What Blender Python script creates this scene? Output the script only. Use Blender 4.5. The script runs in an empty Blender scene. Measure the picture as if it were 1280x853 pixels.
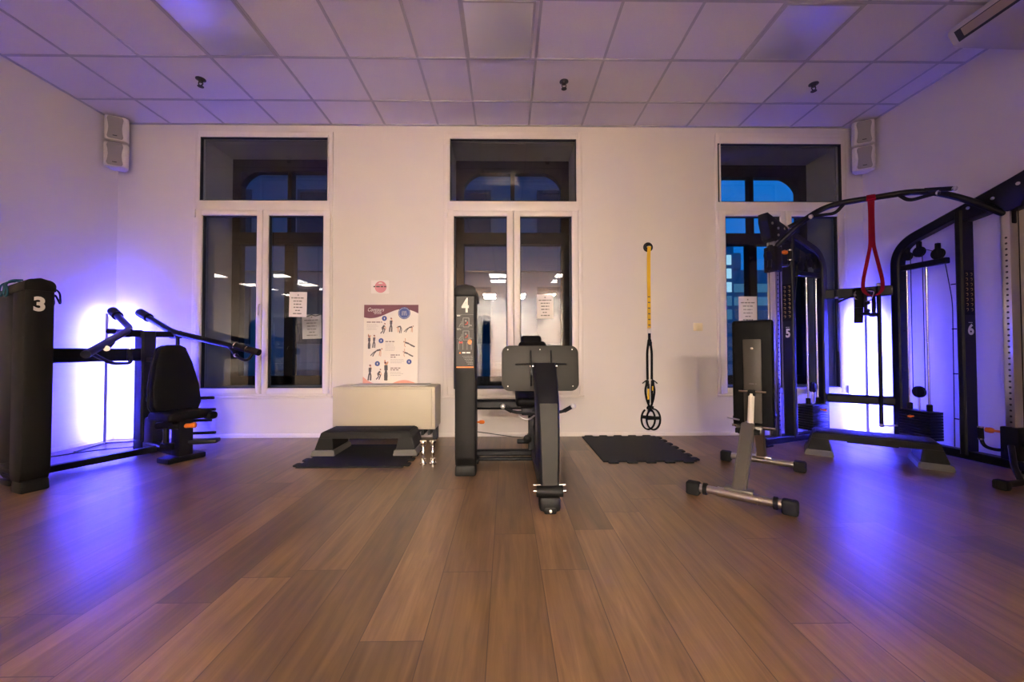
import bpy, bmesh, math, random
from mathutils import Vector as V, Matrix as M

random.seed(7)
scn = bpy.context.scene
col = scn.collection

# ------------------------------------------------------------------ camera
pi_, ya_, ro_ = -0.0207, -0.0139, -0.0023
cx, sx = math.cos(pi_), math.sin(pi_)
cy, sy = math.cos(ya_), math.sin(ya_)
cz, sz = math.cos(ro_), math.sin(ro_)
Rm = M(((cz, -sz, 0), (sz, cz, 0), (0, 0, 1))) @ M(((1, 0, 0), (0, cx, -sx), (0, sx, cx))) @ M(((cy, 0, sy), (0, 1, 0), (-sy, 0, cy)))
w_ = lambda r: V((r[0], r[2], -r[1]))
right, up, back = w_(Rm[0]), -w_(Rm[1]), -w_(Rm[2])
cam = bpy.data.cameras.new('camera')
cam.sensor_width = 36.0
cam.lens = 497.1 / 1280 * 36
cam.clip_start = 0.02
cam.clip_end = 300
co = bpy.data.objects.new('camera', cam)
col.objects.link(co)
co.matrix_world = M(((right.x, up.x, back.x, 0), (right.y, up.y, back.y, 0), (right.z, up.z, back.z, 0.978), (0, 0, 0, 1)))
scn.camera = co

# ------------------------------------------------------------------ light settings
HALL_LIGHT = 70.0         # ceiling panels of the hall behind the camera
LED_LIGHT = 3100.0           # the two corner lamps
scn.view_settings.view_transform = 'Standard'
scn.view_settings.look = 'None'
scn.view_settings.gamma = 1.0
scn.view_settings.use_curve_mapping = False
scn.view_settings.exposure = 0.0
world = bpy.data.worlds.new('dusk_sky')
scn.world = world
world.use_nodes = True
wbg = world.node_tree.nodes['Background']
wbg.inputs[0].default_value = (0.004, 0.20, 0.72, 1)
wbg.inputs[1].default_value = 1.0
try:
    scn.cycles.use_denoising = True
    scn.cycles.max_bounces = 10
    scn.cycles.transparent_max_bounces = 16
    scn.cycles.sample_clamp_indirect = 40.0
except Exception:
    pass

# ------------------------------------------------------------------ materials
MAT = {}


def mat(name, rgb, rough=0.5, metal=0.0, spec=0.5, bump=0.0, bscale=60.0, var=0.0, coat=0.0):
    m = bpy.data.materials.new(name)
    m.use_nodes = True
    nt = m.node_tree
    b = nt.nodes['Principled BSDF']
    b.inputs['Base Color'].default_value = (*rgb, 1)
    b.inputs['Roughness'].default_value = rough
    b.inputs['Metallic'].default_value = metal
    b.inputs['Specular IOR Level'].default_value = spec
    b.inputs['Coat Weight'].default_value = coat
    if bump or var:
        tc = nt.nodes.new('ShaderNodeTexCoord')
        nz = nt.nodes.new('ShaderNodeTexNoise')
        nz.inputs['Scale'].default_value = bscale
        nz.inputs['Detail'].default_value = 4
        nt.links.new(tc.outputs['Object'], nz.inputs['Vector'])
        if bump:
            bp = nt.nodes.new('ShaderNodeBump')
            bp.inputs['Strength'].default_value = bump
            bp.inputs['Distance'].default_value = 0.01
            nt.links.new(nz.outputs['Fac'], bp.inputs['Height'])
            nt.links.new(bp.outputs['Normal'], b.inputs['Normal'])
        if var:
            mx = nt.nodes.new('ShaderNodeMix')
            mx.data_type = 'RGBA'
            mx.inputs['A'].default_value = (*[c * (1 - var) for c in rgb], 1)
            mx.inputs['B'].default_value = (*[min(1, c * (1 + var)) for c in rgb], 1)
            nt.links.new(nz.outputs['Fac'], mx.inputs['Factor'])
            nt.links.new(mx.outputs['Result'], b.inputs['Base Color'])
    MAT[name] = m
    return m


def emit(name, rgb, strength):
    m = bpy.data.materials.new(name)
    m.use_nodes = True
    nt = m.node_tree
    nt.nodes.clear()
    e = nt.nodes.new('ShaderNodeEmission')
    e.inputs[0].default_value = (*rgb, 1)
    e.inputs[1].default_value = strength
    o = nt.nodes.new('ShaderNodeOutputMaterial')
    nt.links.new(e.outputs[0], o.inputs[0])
    MAT[name] = m
    return m


mat('wall_paint', (0.74, 0.69, 0.65), 0.75, bump=0.06, bscale=90)
mat('ceiling_tile', (0.74, 0.69, 0.67), 0.95, bump=0.5, bscale=260, var=0.10)
mat('grid_bar', (0.46, 0.44, 0.42), 0.6)
mat('pvc', (0.78, 0.72, 0.67), 0.38)
mat('gasket', (0.02, 0.02, 0.022), 0.6)
mat('outer_frame', (0.006, 0.005, 0.006), 0.6, spec=0.2)
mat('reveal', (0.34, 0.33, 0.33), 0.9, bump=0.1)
mat('black_powder', (0.007, 0.007, 0.009), 0.42, spec=0.22, bump=0.03, bscale=400)
mat('black_plastic', (0.008, 0.0075, 0.007), 0.5, spec=0.16, bump=0.04, bscale=300)
mat('panel_dark', (0.022, 0.020, 0.017), 0.45, spec=0.3)
mat('plate_grey', (0.019, 0.0175, 0.0145), 0.55, spec=0.3, bump=0.1, bscale=300)
mat('shroud', (0.008, 0.008, 0.012), 0.4, spec=0.15)
mat('rubber', (0.009, 0.0085, 0.0085), 0.75, spec=0.25, bump=0.15, bscale=220)
mat('vinyl', (0.0045, 0.0045, 0.005), 0.5, spec=0.12, bump=0.05, bscale=160)
mat('chrome', (0.78, 0.76, 0.72), 0.16, 1.0)
mat('steel', (0.62, 0.60, 0.57), 0.28, 1.0)
mat('grey_paint', (0.16, 0.15, 0.132), 0.38, 0.5, bump=0.05, bscale=40)
mat('brushed', (0.055, 0.048, 0.040), 0.5, 0.2)
mat('white_plastic', (0.74, 0.70, 0.63), 0.4)
mat('step_grey', (0.115, 0.108, 0.098), 0.6, bump=0.1, bscale=200)
mat('step_side', (0.012, 0.011, 0.010), 0.6, spec=0.2, bump=0.1, bscale=200)
mat('orange', (0.85, 0.20, 0.01), 0.4)
mat('yellow', (0.80, 0.50, 0.02), 0.7)
mat('red_latex', (0.21, 0.001, 0.012), 0.6, spec=0.08)
mat('teal', (0.01, 0.09, 0.12), 0.6)
mat('white_print', (0.80, 0.77, 0.72), 0.6)
mat('soft_print', (0.50, 0.46, 0.42), 0.6)
mat('heading_print', (0.26, 0.19, 0.18), 0.6)
mat('bright_steel', (0.85, 0.83, 0.80), 0.45, 0.8)
mat('grey_print', (0.20, 0.19, 0.18), 0.6)
mat('dark_print', (0.10, 0.09, 0.09), 0.7)
mat('red_print', (0.55, 0.05, 0.03), 0.6)
mat('gold_print', (0.60, 0.42, 0.14), 0.5)
mat('paper', (0.84, 0.79, 0.77), 0.8)
mat('poster_paper', (0.84, 0.79, 0.70), 0.6)
mat('maroon', (0.17, 0.055, 0.075), 0.6)
mat('navy', (0.055, 0.09, 0.30), 0.6)
mat('peach', (0.78, 0.38, 0.28), 0.6)
mat('skin_print', (0.62, 0.33, 0.18), 0.6)
mat('pink', (0.66, 0.26, 0.31), 0.6)
mat('cream', (0.52, 0.465, 0.345), 0.5, bump=0.03, bscale=80)
mat('cream_plate', (0.80, 0.68, 0.46), 0.4)
mat('speaker_case', (0.70, 0.66, 0.65), 0.5)
mat('speaker_grille', (0.30, 0.28, 0.28), 0.7, bump=0.3, bscale=500)
mat('louvre', (0.34, 0.27, 0.19), 0.5)
mat('ac_case', (0.50, 0.45, 0.42), 0.45)
mat('brass_dark', (0.05, 0.045, 0.04), 0.4, 0.6)
mat('lamp_pole', (0.55, 0.53, 0.55), 0.5)
mat('facade', (0.15, 0.15, 0.15), 0.9, bump=0.2, bscale=3)
mat('facade_window', (0.03, 0.035, 0.045), 0.5, spec=0.1)
mat('street', (0.08, 0.08, 0.08), 0.8)
mat('tower_glass', (0.20, 0.26, 0.30), 0.25)
mat('hall_upper', (0.35, 0.34, 0.33), 0.8)
emit('hall_diffuser', (1.0, 0.86, 0.71), HALL_LIGHT)
emit('hall_diffuser_dim', (1.0, 0.88, 0.74), 30.0)
emit('added_bright_diffuser', (1.0, 0.86, 0.71), 880.0)  # for panels added to brighten the hall's rear wall and soften shadows
emit('led', (0.050, 0.052, 1.0), LED_LIGHT)
emit('office_glow', (0.45, 0.80, 1.0), 1.15)
emit('office_mid', (0.12, 0.42, 0.80), 0.42)
emit('office_dim', (0.08, 0.20, 0.55), 0.28)
emit('street_lamp_glow', (1.0, 0.75, 0.45), 5.0)


def glass_mat():
    m = bpy.data.materials.new('glass')
    m.use_nodes = True
    nt = m.node_tree
    nt.nodes.clear()
    tr = nt.nodes.new('ShaderNodeBsdfTransparent')
    tr.inputs[0].default_value = (0.93, 0.95, 0.965, 1)
    gl = nt.nodes.new('ShaderNodeBsdfGlossy')
    gl.inputs['Roughness'].default_value = 0.0
    lw = nt.nodes.new('ShaderNodeLayerWeight')
    lw.inputs[0].default_value = 0.5
    pw = nt.nodes.new('ShaderNodeMath')
    pw.operation = 'POWER'
    pw.inputs[1].default_value = 5.0
    nt.links.new(lw.outputs['Facing'], pw.inputs[0])
    fr = nt.nodes.new('ShaderNodeMath')
    fr.operation = 'MULTIPLY_ADD'
    fr.inputs[1].default_value = 0.93
    fr.inputs[2].default_value = 0.042
    nt.links.new(pw.outputs[0], fr.inputs[0])
    mx = nt.nodes.new('ShaderNodeMixShader')
    o = nt.nodes.new('ShaderNodeOutputMaterial')
    nt.links.new(fr.outputs[0], mx.inputs[0])
    nt.links.new(tr.outputs[0], mx.inputs[1])
    nt.links.new(gl.outputs[0], mx.inputs[2])
    nt.links.new(mx.outputs[0], o.inputs[0])
    MAT['glass'] = m


glass_mat()


def floor_mat():
    m = bpy.data.materials.new('oak_planks')
    m.use_nodes = True
    nt = m.node_tree
    L = nt.links.new
    b = nt.nodes['Principled BSDF']
    tc = nt.nodes.new('ShaderNodeTexCoord')
    def math_(op, a, b_=None, c=None):
        n = nt.nodes.new('ShaderNodeMath')
        n.operation = op
        for k, v in enumerate((a, b_, c)):
            if v is None:
                continue
            if isinstance(v, (int, float)):
                n.inputs[k].default_value = v
            else:
                L(v, n.inputs[k])
        return n.outputs[0]
    sx_ = nt.nodes.new('ShaderNodeSeparateXYZ')
    L(tc.outputs['Object'], sx_.inputs[0])
    PWD, PLN = 0.215, 1.45
    xr = math_('DIVIDE', math_('ADD', sx_.outputs[0], 20.06), PWD)
    row = math_('FLOOR', xr)
    wn1 = nt.nodes.new('ShaderNodeTexWhiteNoise')
    wn1.noise_dimensions = '1D'
    L(row, wn1.inputs['W'])
    yr = math_('ADD', math_('DIVIDE', math_('ADD', sx_.outputs[1], 20.3), PLN), math_('MULTIPLY', wn1.outputs['Value'], 7.0))
    cl = math_('FLOOR', yr)
    wn2 = nt.nodes.new('ShaderNodeTexWhiteNoise')
    wn2.noise_dimensions = '2D'
    cb = nt.nodes.new('ShaderNodeCombineXYZ')
    L(row, cb.inputs[0])
    L(cl, cb.inputs[1])
    L(cb.outputs[0], wn2.inputs['Vector'])
    ex = math_('MULTIPLY', math_('SUBTRACT', 0.5, math_('ABSOLUTE', math_('SUBTRACT', math_('FRACT', xr), 0.5))), PWD)
    ey = math_('MULTIPLY', math_('SUBTRACT', 0.5, math_('ABSOLUTE', math_('SUBTRACT', math_('FRACT', yr), 0.5))), PLN)
    fac_seam = math_('LESS_THAN', math_('MINIMUM', ex, ey), 0.0016)
    # grain, different for every plank
    sep = nt.nodes.new('ShaderNodeMapping')
    sep.inputs['Scale'].default_value = (26, 1.6, 1)
    L(tc.outputs['Object'], sep.inputs['Vector'])
    cmb = nt.nodes.new('ShaderNodeVectorMath')
    cmb.operation = 'MULTIPLY_ADD'
    cmb.inputs[1].default_value = (37, 91, 13)
    L(wn2.outputs['Color'], cmb.inputs[0])
    L(sep.outputs[0], cmb.inputs[2])
    nz = nt.nodes.new('ShaderNodeTexNoise')
    nz.inputs['Scale'].default_value = 1.0
    nz.inputs['Detail'].default_value = 7
    nz.inputs['Roughness'].default_value = 0.62
    nz.inputs['Distortion'].default_value = 0.6
    L(cmb.outputs[0], nz.inputs['Vector'])
    rp = nt.nodes.new('ShaderNodeValToRGB')
    e = rp.color_ramp.elements
    e[0].position, e[0].color = 0.28, (0.138, 0.078, 0.036, 1)
    e[1].position, e[1].color = 0.72, (0.300, 0.178, 0.084, 1)
    L(nz.outputs['Fac'], rp.inputs[0])
    # large knots / cloudy patches
    mp2 = nt.nodes.new('ShaderNodeMapping')
    mp2.inputs['Scale'].default_value = (5, 1.3, 1)
    L(tc.outputs['Object'], mp2.inputs['Vector'])
    cm2 = nt.nodes.new('ShaderNodeVectorMath')
    cm2.operation = 'MULTIPLY_ADD'
    cm2.inputs[1].default_value = (17, 5, 3)
    L(wn2.outputs['Color'], cm2.inputs[0])
    L(mp2.outputs[0], cm2.inputs[2])
    n2 = nt.nodes.new('ShaderNodeTexNoise')
    n2.inputs['Scale'].default_value = 1.3
    n2.inputs['Detail'].default_value = 3
    L(cm2.outputs[0], n2.inputs['Vector'])
    r2 = nt.nodes.new('ShaderNodeMapRange')
    r2.inputs[1].default_value, r2.inputs[2].default_value = 0.3, 0.7
    r2.inputs[3].default_value, r2.inputs[4].default_value = 0.80, 1.16
    L(n2.outputs['Fac'], r2.inputs[0])
    tone = nt.nodes.new('ShaderNodeMapRange')
    tone.inputs[3].default_value, tone.inputs[4].default_value = 0.58, 1.20
    L(wn2.outputs['Value'], tone.inputs[0])
    mul = nt.nodes.new('ShaderNodeMath')
    mul.operation = 'MULTIPLY'
    L(r2.outputs[0], mul.inputs[0])
    L(tone.outputs[0], mul.inputs[1])
    sc = nt.nodes.new('ShaderNodeVectorMath')
    sc.operation = 'SCALE'
    L(rp.outputs[0], sc.inputs[0])
    L(mul.outputs[0], sc.inputs['Scale'])
    seam = nt.nodes.new('ShaderNodeMix')
    seam.data_type = 'RGBA'
    seam.inputs['B'].default_value = (0.075, 0.042, 0.026, 1)
    L(fac_seam, seam.inputs['Factor'])
    L(sc.outputs[0], seam.inputs['A'])
    L(seam.outputs['Result'], b.inputs['Base Color'])
    rr = nt.nodes.new('ShaderNodeMapRange')
    rr.inputs[3].default_value, rr.inputs[4].default_value = 0.27, 0.40
    L(nz.outputs['Fac'], rr.inputs[0])
    L(rr.outputs[0], b.inputs['Roughness'])
    b.inputs['Specular IOR Level'].default_value = 0.55
    bp = nt.nodes.new('ShaderNodeBump')
    bp.inputs['Strength'].default_value = 0.12
    bp.inputs['Distance'].default_value = 0.003
    L(nz.outputs['Fac'], bp.inputs['Height'])
    L(bp.outputs['Normal'], b.inputs['Normal'])
    MAT['oak_planks'] = m


floor_mat()


def diffuser_mat():
    m = mat('diffuser', (0.72, 0.70, 0.72), 0.42, metal=0.5, spec=1.0, bump=0.12, bscale=9)
    return m


diffuser_mat()

# ------------------------------------------------------------------ mesh helpers
def fillet(pts, r, n=6):
    pts = [V(p) for p in pts]
    if r <= 0 or len(pts) < 3:
        return pts
    out = [pts[0]]
    for i in range(1, len(pts) - 1):
        a, p, c = pts[i - 1], pts[i], pts[i + 1]
        ra = min(r, (a - p).length * 0.49)
        rc = min(r, (c - p).length * 0.49)
        s, e = p + (a - p).normalized() * ra, p + (c - p).normalized() * rc
        for k in range(n + 1):
            t = k / n
            out.append(s * (1 - t) ** 2 + p * 2 * t * (1 - t) + e * t * t)
    out.append(pts[-1])
    return out


class MB:
    def __init__(self):
        self.bm = bmesh.new()

    def _merge(self, b, mx=None):
        if mx is not None:
            bmesh.ops.transform(b, matrix=mx, verts=b.verts)
        me = bpy.data.meshes.new('tmp')
        b.to_mesh(me)
        b.free()
        self.bm.from_mesh(me)
        bpy.data.meshes.remove(me)
        return self

    def add_mesh(self, me, mx):
        b = bmesh.new()
        b.from_mesh(me)
        return self._merge(b, mx)

    def box(self, c, s, bev=0.0, rot=None, seg=2, taper=None):
        b = bmesh.new()
        bmesh.ops.create_cube(b, size=1)
        for v in b.verts:
            if taper and v.co.z > 0:
                v.co.x *= taper[0]
                v.co.y *= taper[1]
            v.co = V((v.co.x * s[0], v.co.y * s[1], v.co.z * s[2]))
        if bev > 0:
            bmesh.ops.bevel(b, geom=b.edges[:], offset=min(bev, min(s) * 0.49), segments=seg, affect='EDGES', profile=0.5)
        mx = M.Translation(V(c))
        if rot is not None:
            mx = mx @ rot
        return self._merge(b, mx)

    def b2(self, lo, hi, bev=0.0):
        return self.box([(a + b) / 2 for a, b in zip(lo, hi)], [abs(b - a) for a, b in zip(lo, hi)], bev)

    def rings(self, rings, cap=True):
        bm = self.bm
        vs = [[bm.verts.new(p) for p in r] for r in rings]
        n = len(vs[0])
        for a, b in zip(vs[:-1], vs[1:]):
            for i in range(n):
                j = (i + 1) % n
                try:
                    bm.faces.new((a[i], a[j], b[j], b[i]))
                except ValueError:
                    pass
        if cap:
            bm.faces.new(list(reversed(vs[0])))
            bm.faces.new(vs[-1])
        return self

    def tube(self, pts, r, n=14, fil=0.0, r1=None, k=6):
        P = fillet(pts, fil, k)
        N = len(P)
        T = [(P[min(i + 1, N - 1)] - P[max(i - 1, 0)]).normalized() for i in range(N)]
        ref = V((0, 0, 1)) if abs(T[0].z) < 0.9 else V((1, 0, 0))
        u = T[0].cross(ref).normalized()
        rings = []
        for i in range(N):
            u = (u - T[i] * u.dot(T[i])).normalized()
            w = T[i].cross(u)
            rad = r if r1 is None else r + (r1 - r) * i / (N - 1)
            rings.append([P[i] + (u * math.cos(a) + w * math.sin(a)) * rad for a in [2 * math.pi * q / n for q in range(n)]])
        return self.rings(rings)

    def cyl(self, p0, p1, r, n=20, r1=None):
        return self.tube([p0, p1], r, n, r1=r1)

    def bar(self, pts, w, h, side, fil=0.0, ch=0.006, k=8):
        """rectangular tube along a path; w along `side`, h across the path in its plane"""
        P = fillet(pts, fil, k)
        side = V(side).normalized()
        N = len(P)
        rings = []
        for i in range(N):
            a = (P[i] - P[i - 1]).normalized() if i > 0 else None
            b = (P[i + 1] - P[i]).normalized() if i < N - 1 else None
            t = (a + b).normalized() if a is not None and b is not None else (a if a is not None else b)
            q = t.cross(side).normalized()
            sc = 1.0
            if a is not None and b is not None:
                sc = 1 / max(0.5, t.dot(a))
            hw, hh = w / 2, h / 2 * sc
            c = min(ch, hw * 0.9, hh * 0.9)
            prof = [(-hw + c, -hh), (hw - c, -hh), (hw, -hh + c), (hw, hh - c), (hw - c, hh), (-hw + c, hh), (-hw, hh - c), (-hw, -hh + c)]
            rings.append([P[i] + side * x + q * y for x, y in prof])
        return self.rings(rings)

    def prism(self, poly, f, w0, w1, bev=0.0):
        """poly of (u, v) extruded from w0 to w1; f(u, v, w) gives the point"""
        b = bmesh.new()
        lo = [b.verts.new(f(u, v, w0)) for u, v in poly]
        hi = [b.verts.new(f(u, v, w1)) for u, v in poly]
        n = len(poly)
        b.faces.new(list(reversed(lo)))
        b.faces.new(hi)
        for i in range(n):
            j = (i + 1) % n
            b.faces.new((lo[i], lo[j], hi[j], hi[i]))
        bmesh.ops.recalc_face_normals(b, faces=b.faces[:])
        if bev > 0:
            bmesh.ops.bevel(b, geom=b.edges[:], offset=bev, segments=2, affect='EDGES', profile=0.5, clamp_overlap=True)
        return self._merge(b)

    def lathe(self, prof, base, axis=(0, 0, 1), n=28):
        axis = V(axis).normalized()
        ref = V((0, 0, 1)) if abs(axis.z) < 0.9 else V((1, 0, 0))
        u = axis.cross(ref).normalized()
        w = axis.cross(u)
        base = V(base)
        return self.rings([[base + axis * z + (u * math.cos(a) + w * math.sin(a)) * max(r, 1e-4) for a in [2 * math.pi * q / n for q in range(n)]] for r, z in prof])

    def ball(self, c, r, s=(1, 1, 1)):
        b = bmesh.new()
        bmesh.ops.create_uvsphere(b, u_segments=18, v_segments=12, radius=r)
        return self._merge(b, M.Translation(V(c)) @ M.Diagonal((*s, 1)))

    def flat(self, pts):
        vs = [self.bm.verts.new(V(p)) for p in pts]
        self.bm.faces.new(vs)
        return self

    def build(self, name, m, parent=None, world=False, ang=38):
        me = bpy.data.meshes.new(name)
        bmesh.ops.recalc_face_normals(self.bm, faces=self.bm.faces[:])
        self.bm.to_mesh(me)
        self.bm.free()
        if world and parent is not None:
            inv = M.Identity(4)
            p = parent
            while p is not None:
                inv = inv @ M.Identity(4)
                p = p.parent
            me.transform(wmat(parent).inverted())
        for p in me.polygons:
            p.use_smooth = True
        me.set_sharp_from_angle(angle=math.radians(ang))
        me.materials.append(MAT[m] if isinstance(m, str) else m)
        o = bpy.data.objects.new(name, me)
        col.objects.link(o)
        if parent is not None:
            o.parent = parent
        return o


def wmat(o):
    m = o.matrix_basis.copy()
    return wmat(o.parent) @ m if o.parent is not None else m


def thing(name, label, cat, loc=(0, 0, 0), rz=0.0, group=None):
    o = bpy.data.objects.new(name, None)
    o.empty_display_size = 0.1
    col.objects.link(o)
    o.location = loc
    o.rotation_euler = (0, 0, rz)
    o['label'] = label
    o['category'] = cat
    if group:
        o['group'] = group
    return o


def tag(o, label, cat, group=None, kind=None):
    o['label'] = label
    o['category'] = cat
    if group:
        o['group'] = group
    if kind:
        o['kind'] = kind
    return o


def struct(o):
    o['kind'] = 'structure'
    return o


def empty_struct(name, loc=(0, 0, 0)):
    o = bpy.data.objects.new(name, None)
    col.objects.link(o)
    o.location = loc
    return struct(o)


def text_mesh(s, size, bold=0.0, shear=0.0, sx=1.0):
    c = bpy.data.curves.new('txt', 'FONT')
    c.body = s
    c.size = size
    c.align_x = 'CENTER'
    c.align_y = 'CENTER'
    c.offset = bold
    c.shear = shear
    c.resolution_u = 6
    o = bpy.data.objects.new('txt', c)
    col.objects.link(o)
    dg = bpy.context.evaluated_depsgraph_get()
    me = bpy.data.meshes.new_from_object(o.evaluated_get(dg))
    bpy.data.objects.remove(o)
    me.transform(M.Diagonal((sx, 1, 1, 1)))
    return me


def face_mx(o, x, n):
    """matrix of a flat print: origin o, x direction, outward normal n"""
    x, n = V(x).normalized(), V(n).normalized()
    y = n.cross(x)
    return M(((x.x, y.x, n.x, o[0]), (x.y, y.y, n.y, o[1]), (x.z, y.z, n.z, o[2]), (0, 0, 0, 1)))


class Decal:
    """flat printing in its own plane"""

    def __init__(self, mx):
        self.mx = mx
        self.mb = MB()

    def poly(self, pts, d=0.0):
        self.mb.flat([self.mx @ V((x, y, d)) for x, y in pts])
        return self

    def rect(self, x0, y0, x1, y1, d=0.0):
        return self.poly([(x0, y0), (x1, y0), (x1, y1), (x0, y1)], d)

    def disc(self, x, y, r, d=0.0, n=28, ry=None):
        return self.poly([(x + r * math.cos(2 * math.pi * k / n), y + (ry or r) * math.sin(2 * math.pi * k / n)) for k in range(n)], d)

    def line(self, pts, w, d=0.0):
        for (ax, ay), (bx, by) in zip(pts[:-1], pts[1:]):
            l = math.hypot(bx - ax, by - ay) or 1e-6
            nx, ny = -(by - ay) / l * w / 2, (bx - ax) / l * w / 2
            self.poly([(ax + nx, ay + ny), (ax - nx, ay - ny), (bx - nx, by - ny), (bx + nx, by + ny)], d)
        return self

    def text(self, s, x, y, size, bold=0.0, d=0.0, shear=0.0, sx=1.0):
        self.mb.add_mesh(text_mesh(s, size, bold, shear, sx), self.mx @ M.Translation((x, y, d)))
        return self

    def words(self, x0, x1, y, h, d=0.0, center=False):
        """a line of print too small to read: short strokes, word by word"""
        x = x0
        while x < x1 - h * 0.6:
            l = min(h * random.uniform(1.5, 4.5), x1 - x)
            self.rect(x, y - h / 2, x + l, y + h / 2, d)
            x += l + h * 0.7
        return self

    def build(self, name, m, parent, world=False):
        return self.mb.build(name, m, parent, world)


def ctree(o, parent=None):
    c = o.copy()
    col.objects.link(c)
    c.parent = parent
    for ch in list(o.children):
        ctree(ch, c)
    return c


X0, X1, WY, H = -4.35, 4.10, 4.482, 3.525
HX0, HY0 = -12.0, -10.5

# ================================================================== SETTING
mb = MB()
mb.b2((HX0, HY0, -0.08), (X1 + 0.3, WY + 0.2, 0.0))
struct(mb.build('floor', 'oak_planks'))

mb = MB()
mb.b2((HX0, HY0, H), (X1 + 0.3, WY + 0.2, H + 0.08))
struct(mb.build('ceiling', 'ceiling_tile'))

# ceiling grid bars
colsX = [-3.77 - 0.6 * i for i in range(1, 14)] + [-3.77 + 0.6 * i for i in range(6)] + [-0.34 + 0.6 * i for i in range(8)]
rowsY = [4.034 - 0.6 * i for i in range(24)]
mb = MB()
for x in colsX:
    y1 = WY if x > X0 else 3.0
    mb.b2((x - 0.011, HY0 + 0.01, H - 0.005), (x + 0.011, y1 - 0.002, H + 0.002))
for y in rowsY:
    x0 = X0 if y > 3.0 else HX0
    mb.b2((x0 + 0.002, y - 0.011, H - 0.006), (X1 - 0.002, y + 0.011, H + 0.002))
mb.b2((X0, WY - 0.022, H - 0.008), (X1, WY, H + 0.001))
mb.b2((X1 - 0.022, HY0, H - 0.008), (X1, WY, H + 0.001))
mb.b2((X0, 3.0, H - 0.008), (X0 + 0.022, WY, H + 0.001))
struct(mb.build('trim_1', 'grid_bar'))

# windows: outer edges, top pane, casement panes
WIN = [
    dict(o=(-3.505, -1.952, 0.44, 3.442), t=(-3.422, -2.004, 2.650, 3.367), p=((-3.375, -2.775), (-2.644, -2.040)), z=(0.553, 2.475)),
    dict(o=(-0.706, 0.863, 0.43, 3.452), t=(-0.633, 0.794, 2.649, 3.360), p=((-0.587, 0.007), (0.156, 0.737)), z=(0.536, 2.473)),
    dict(o=(2.391, 3.901, 0.44, 3.450), t=(2.417, 3.834, 2.649, 3.320), p=((2.480, 3.104), (3.237, 3.765)), z=(0.541, 2.480)),
]
TH = 0.62
# back wall with deep reveals
mb = MB()
xs = [X0 - 0.3]
for w in WIN:
    xs += [w['t'][0] - 0.01, w['t'][1] + 0.01]
xs.append(X1 + 0.3)
for i in range(0, len(xs), 2):
    mb.b2((xs[i], WY, -0.02), (xs[i + 1], WY + TH, H + 0.06))
for i, w in enumerate(WIN):
    a, b = xs[1 + 2 * i], xs[2 + 2 * i]
    mb.b2((a, WY, -0.02), (b, WY + TH, w['z'][0] - 0.02))
    mb.b2((a, WY, w['t'][3] + 0.01), (b, WY + TH, H + 0.06))
struct(mb.build('wall_back', 'wall_paint'))
mb = MB()
mb.b2((X0 - 0.3, 3.0, -0.02), (X0, WY + 0.05, H + 0.06))
struct(mb.build('wall_left', 'wall_paint'))
mb = MB()
mb.b2((X1, HY0, -0.02), (X1 + 0.3, WY + 0.05, H + 0.06))
struct(mb.build('wall_right', 'wall_paint'))
mb = MB()
mb.b2((HX0, HY0 - 0.2, -0.02), (X1 + 0.3, HY0, 2.75))
wr = struct(mb.build('wall_rear', 'wall_paint'))
mb = MB()
mb.b2((HX0, HY0 - 0.2, 2.75), (X1 + 0.3, HY0 + 0.02, H + 0.06))
mb.build('wall_panel', 'hall_upper', wr)
mb = MB()
mb.b2((HX0 - 0.2, HY0, -0.02), (HX0, 3.2, H + 0.06))
mb.b2((HX0, 3.0, -0.02), (X0 - 0.29, 3.2, H + 0.06))
struct(mb.build('wall_hall', 'wall_paint'))
mb = MB()
mb.b2((-4.65, -1.25, -0.02), (-1.75, -1.0, H + 0.06))
mb.b2((1.45, -1.25, -0.02), (X1 + 0.05, -1.0, H + 0.06))
struct(mb.build('added_light_baffle', 'wall_paint'))  # unseen piers added to keep hall light off the side walls
mb = MB()
mb.box(((X0 + X1) / 2, WY - 0.007, 0.02), (X1 - X0, 0.014, 0.045), 0.004)
struct(mb.build('baseboard_back', 'pvc'))
mb = MB()
mb.box((X0 + 0.007, (3.0 + WY) / 2, 0.02), (0.014, WY - 3.0, 0.045), 0.004)
struct(mb.build('baseboard_left', 'pvc'))
mb = MB()
mb.box((X1 - 0.007, (HY0 + WY) / 2, 0.02), (0.014, WY - HY0, 0.045), 0.004)
struct(mb.build('baseboard_right', 'pvc'))


def ring(mb, x0, x1, z0, z1, ix0, ix1, iz0, iz1, y0, y1, bev=0.006):
    mb.b2((x0, y0, z0), (ix0, y1, z1), bev)
    mb.b2((ix1, y0, z0), (x1, y1, z1), bev)
    mb.b2((ix0 - 0.008, y0 + 0.001, z0), (ix1 + 0.008, y1, iz0), bev)
    mb.b2((ix0 - 0.008, y0 + 0.001, iz1), (ix1 + 0.008, y1, z1), bev)


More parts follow.
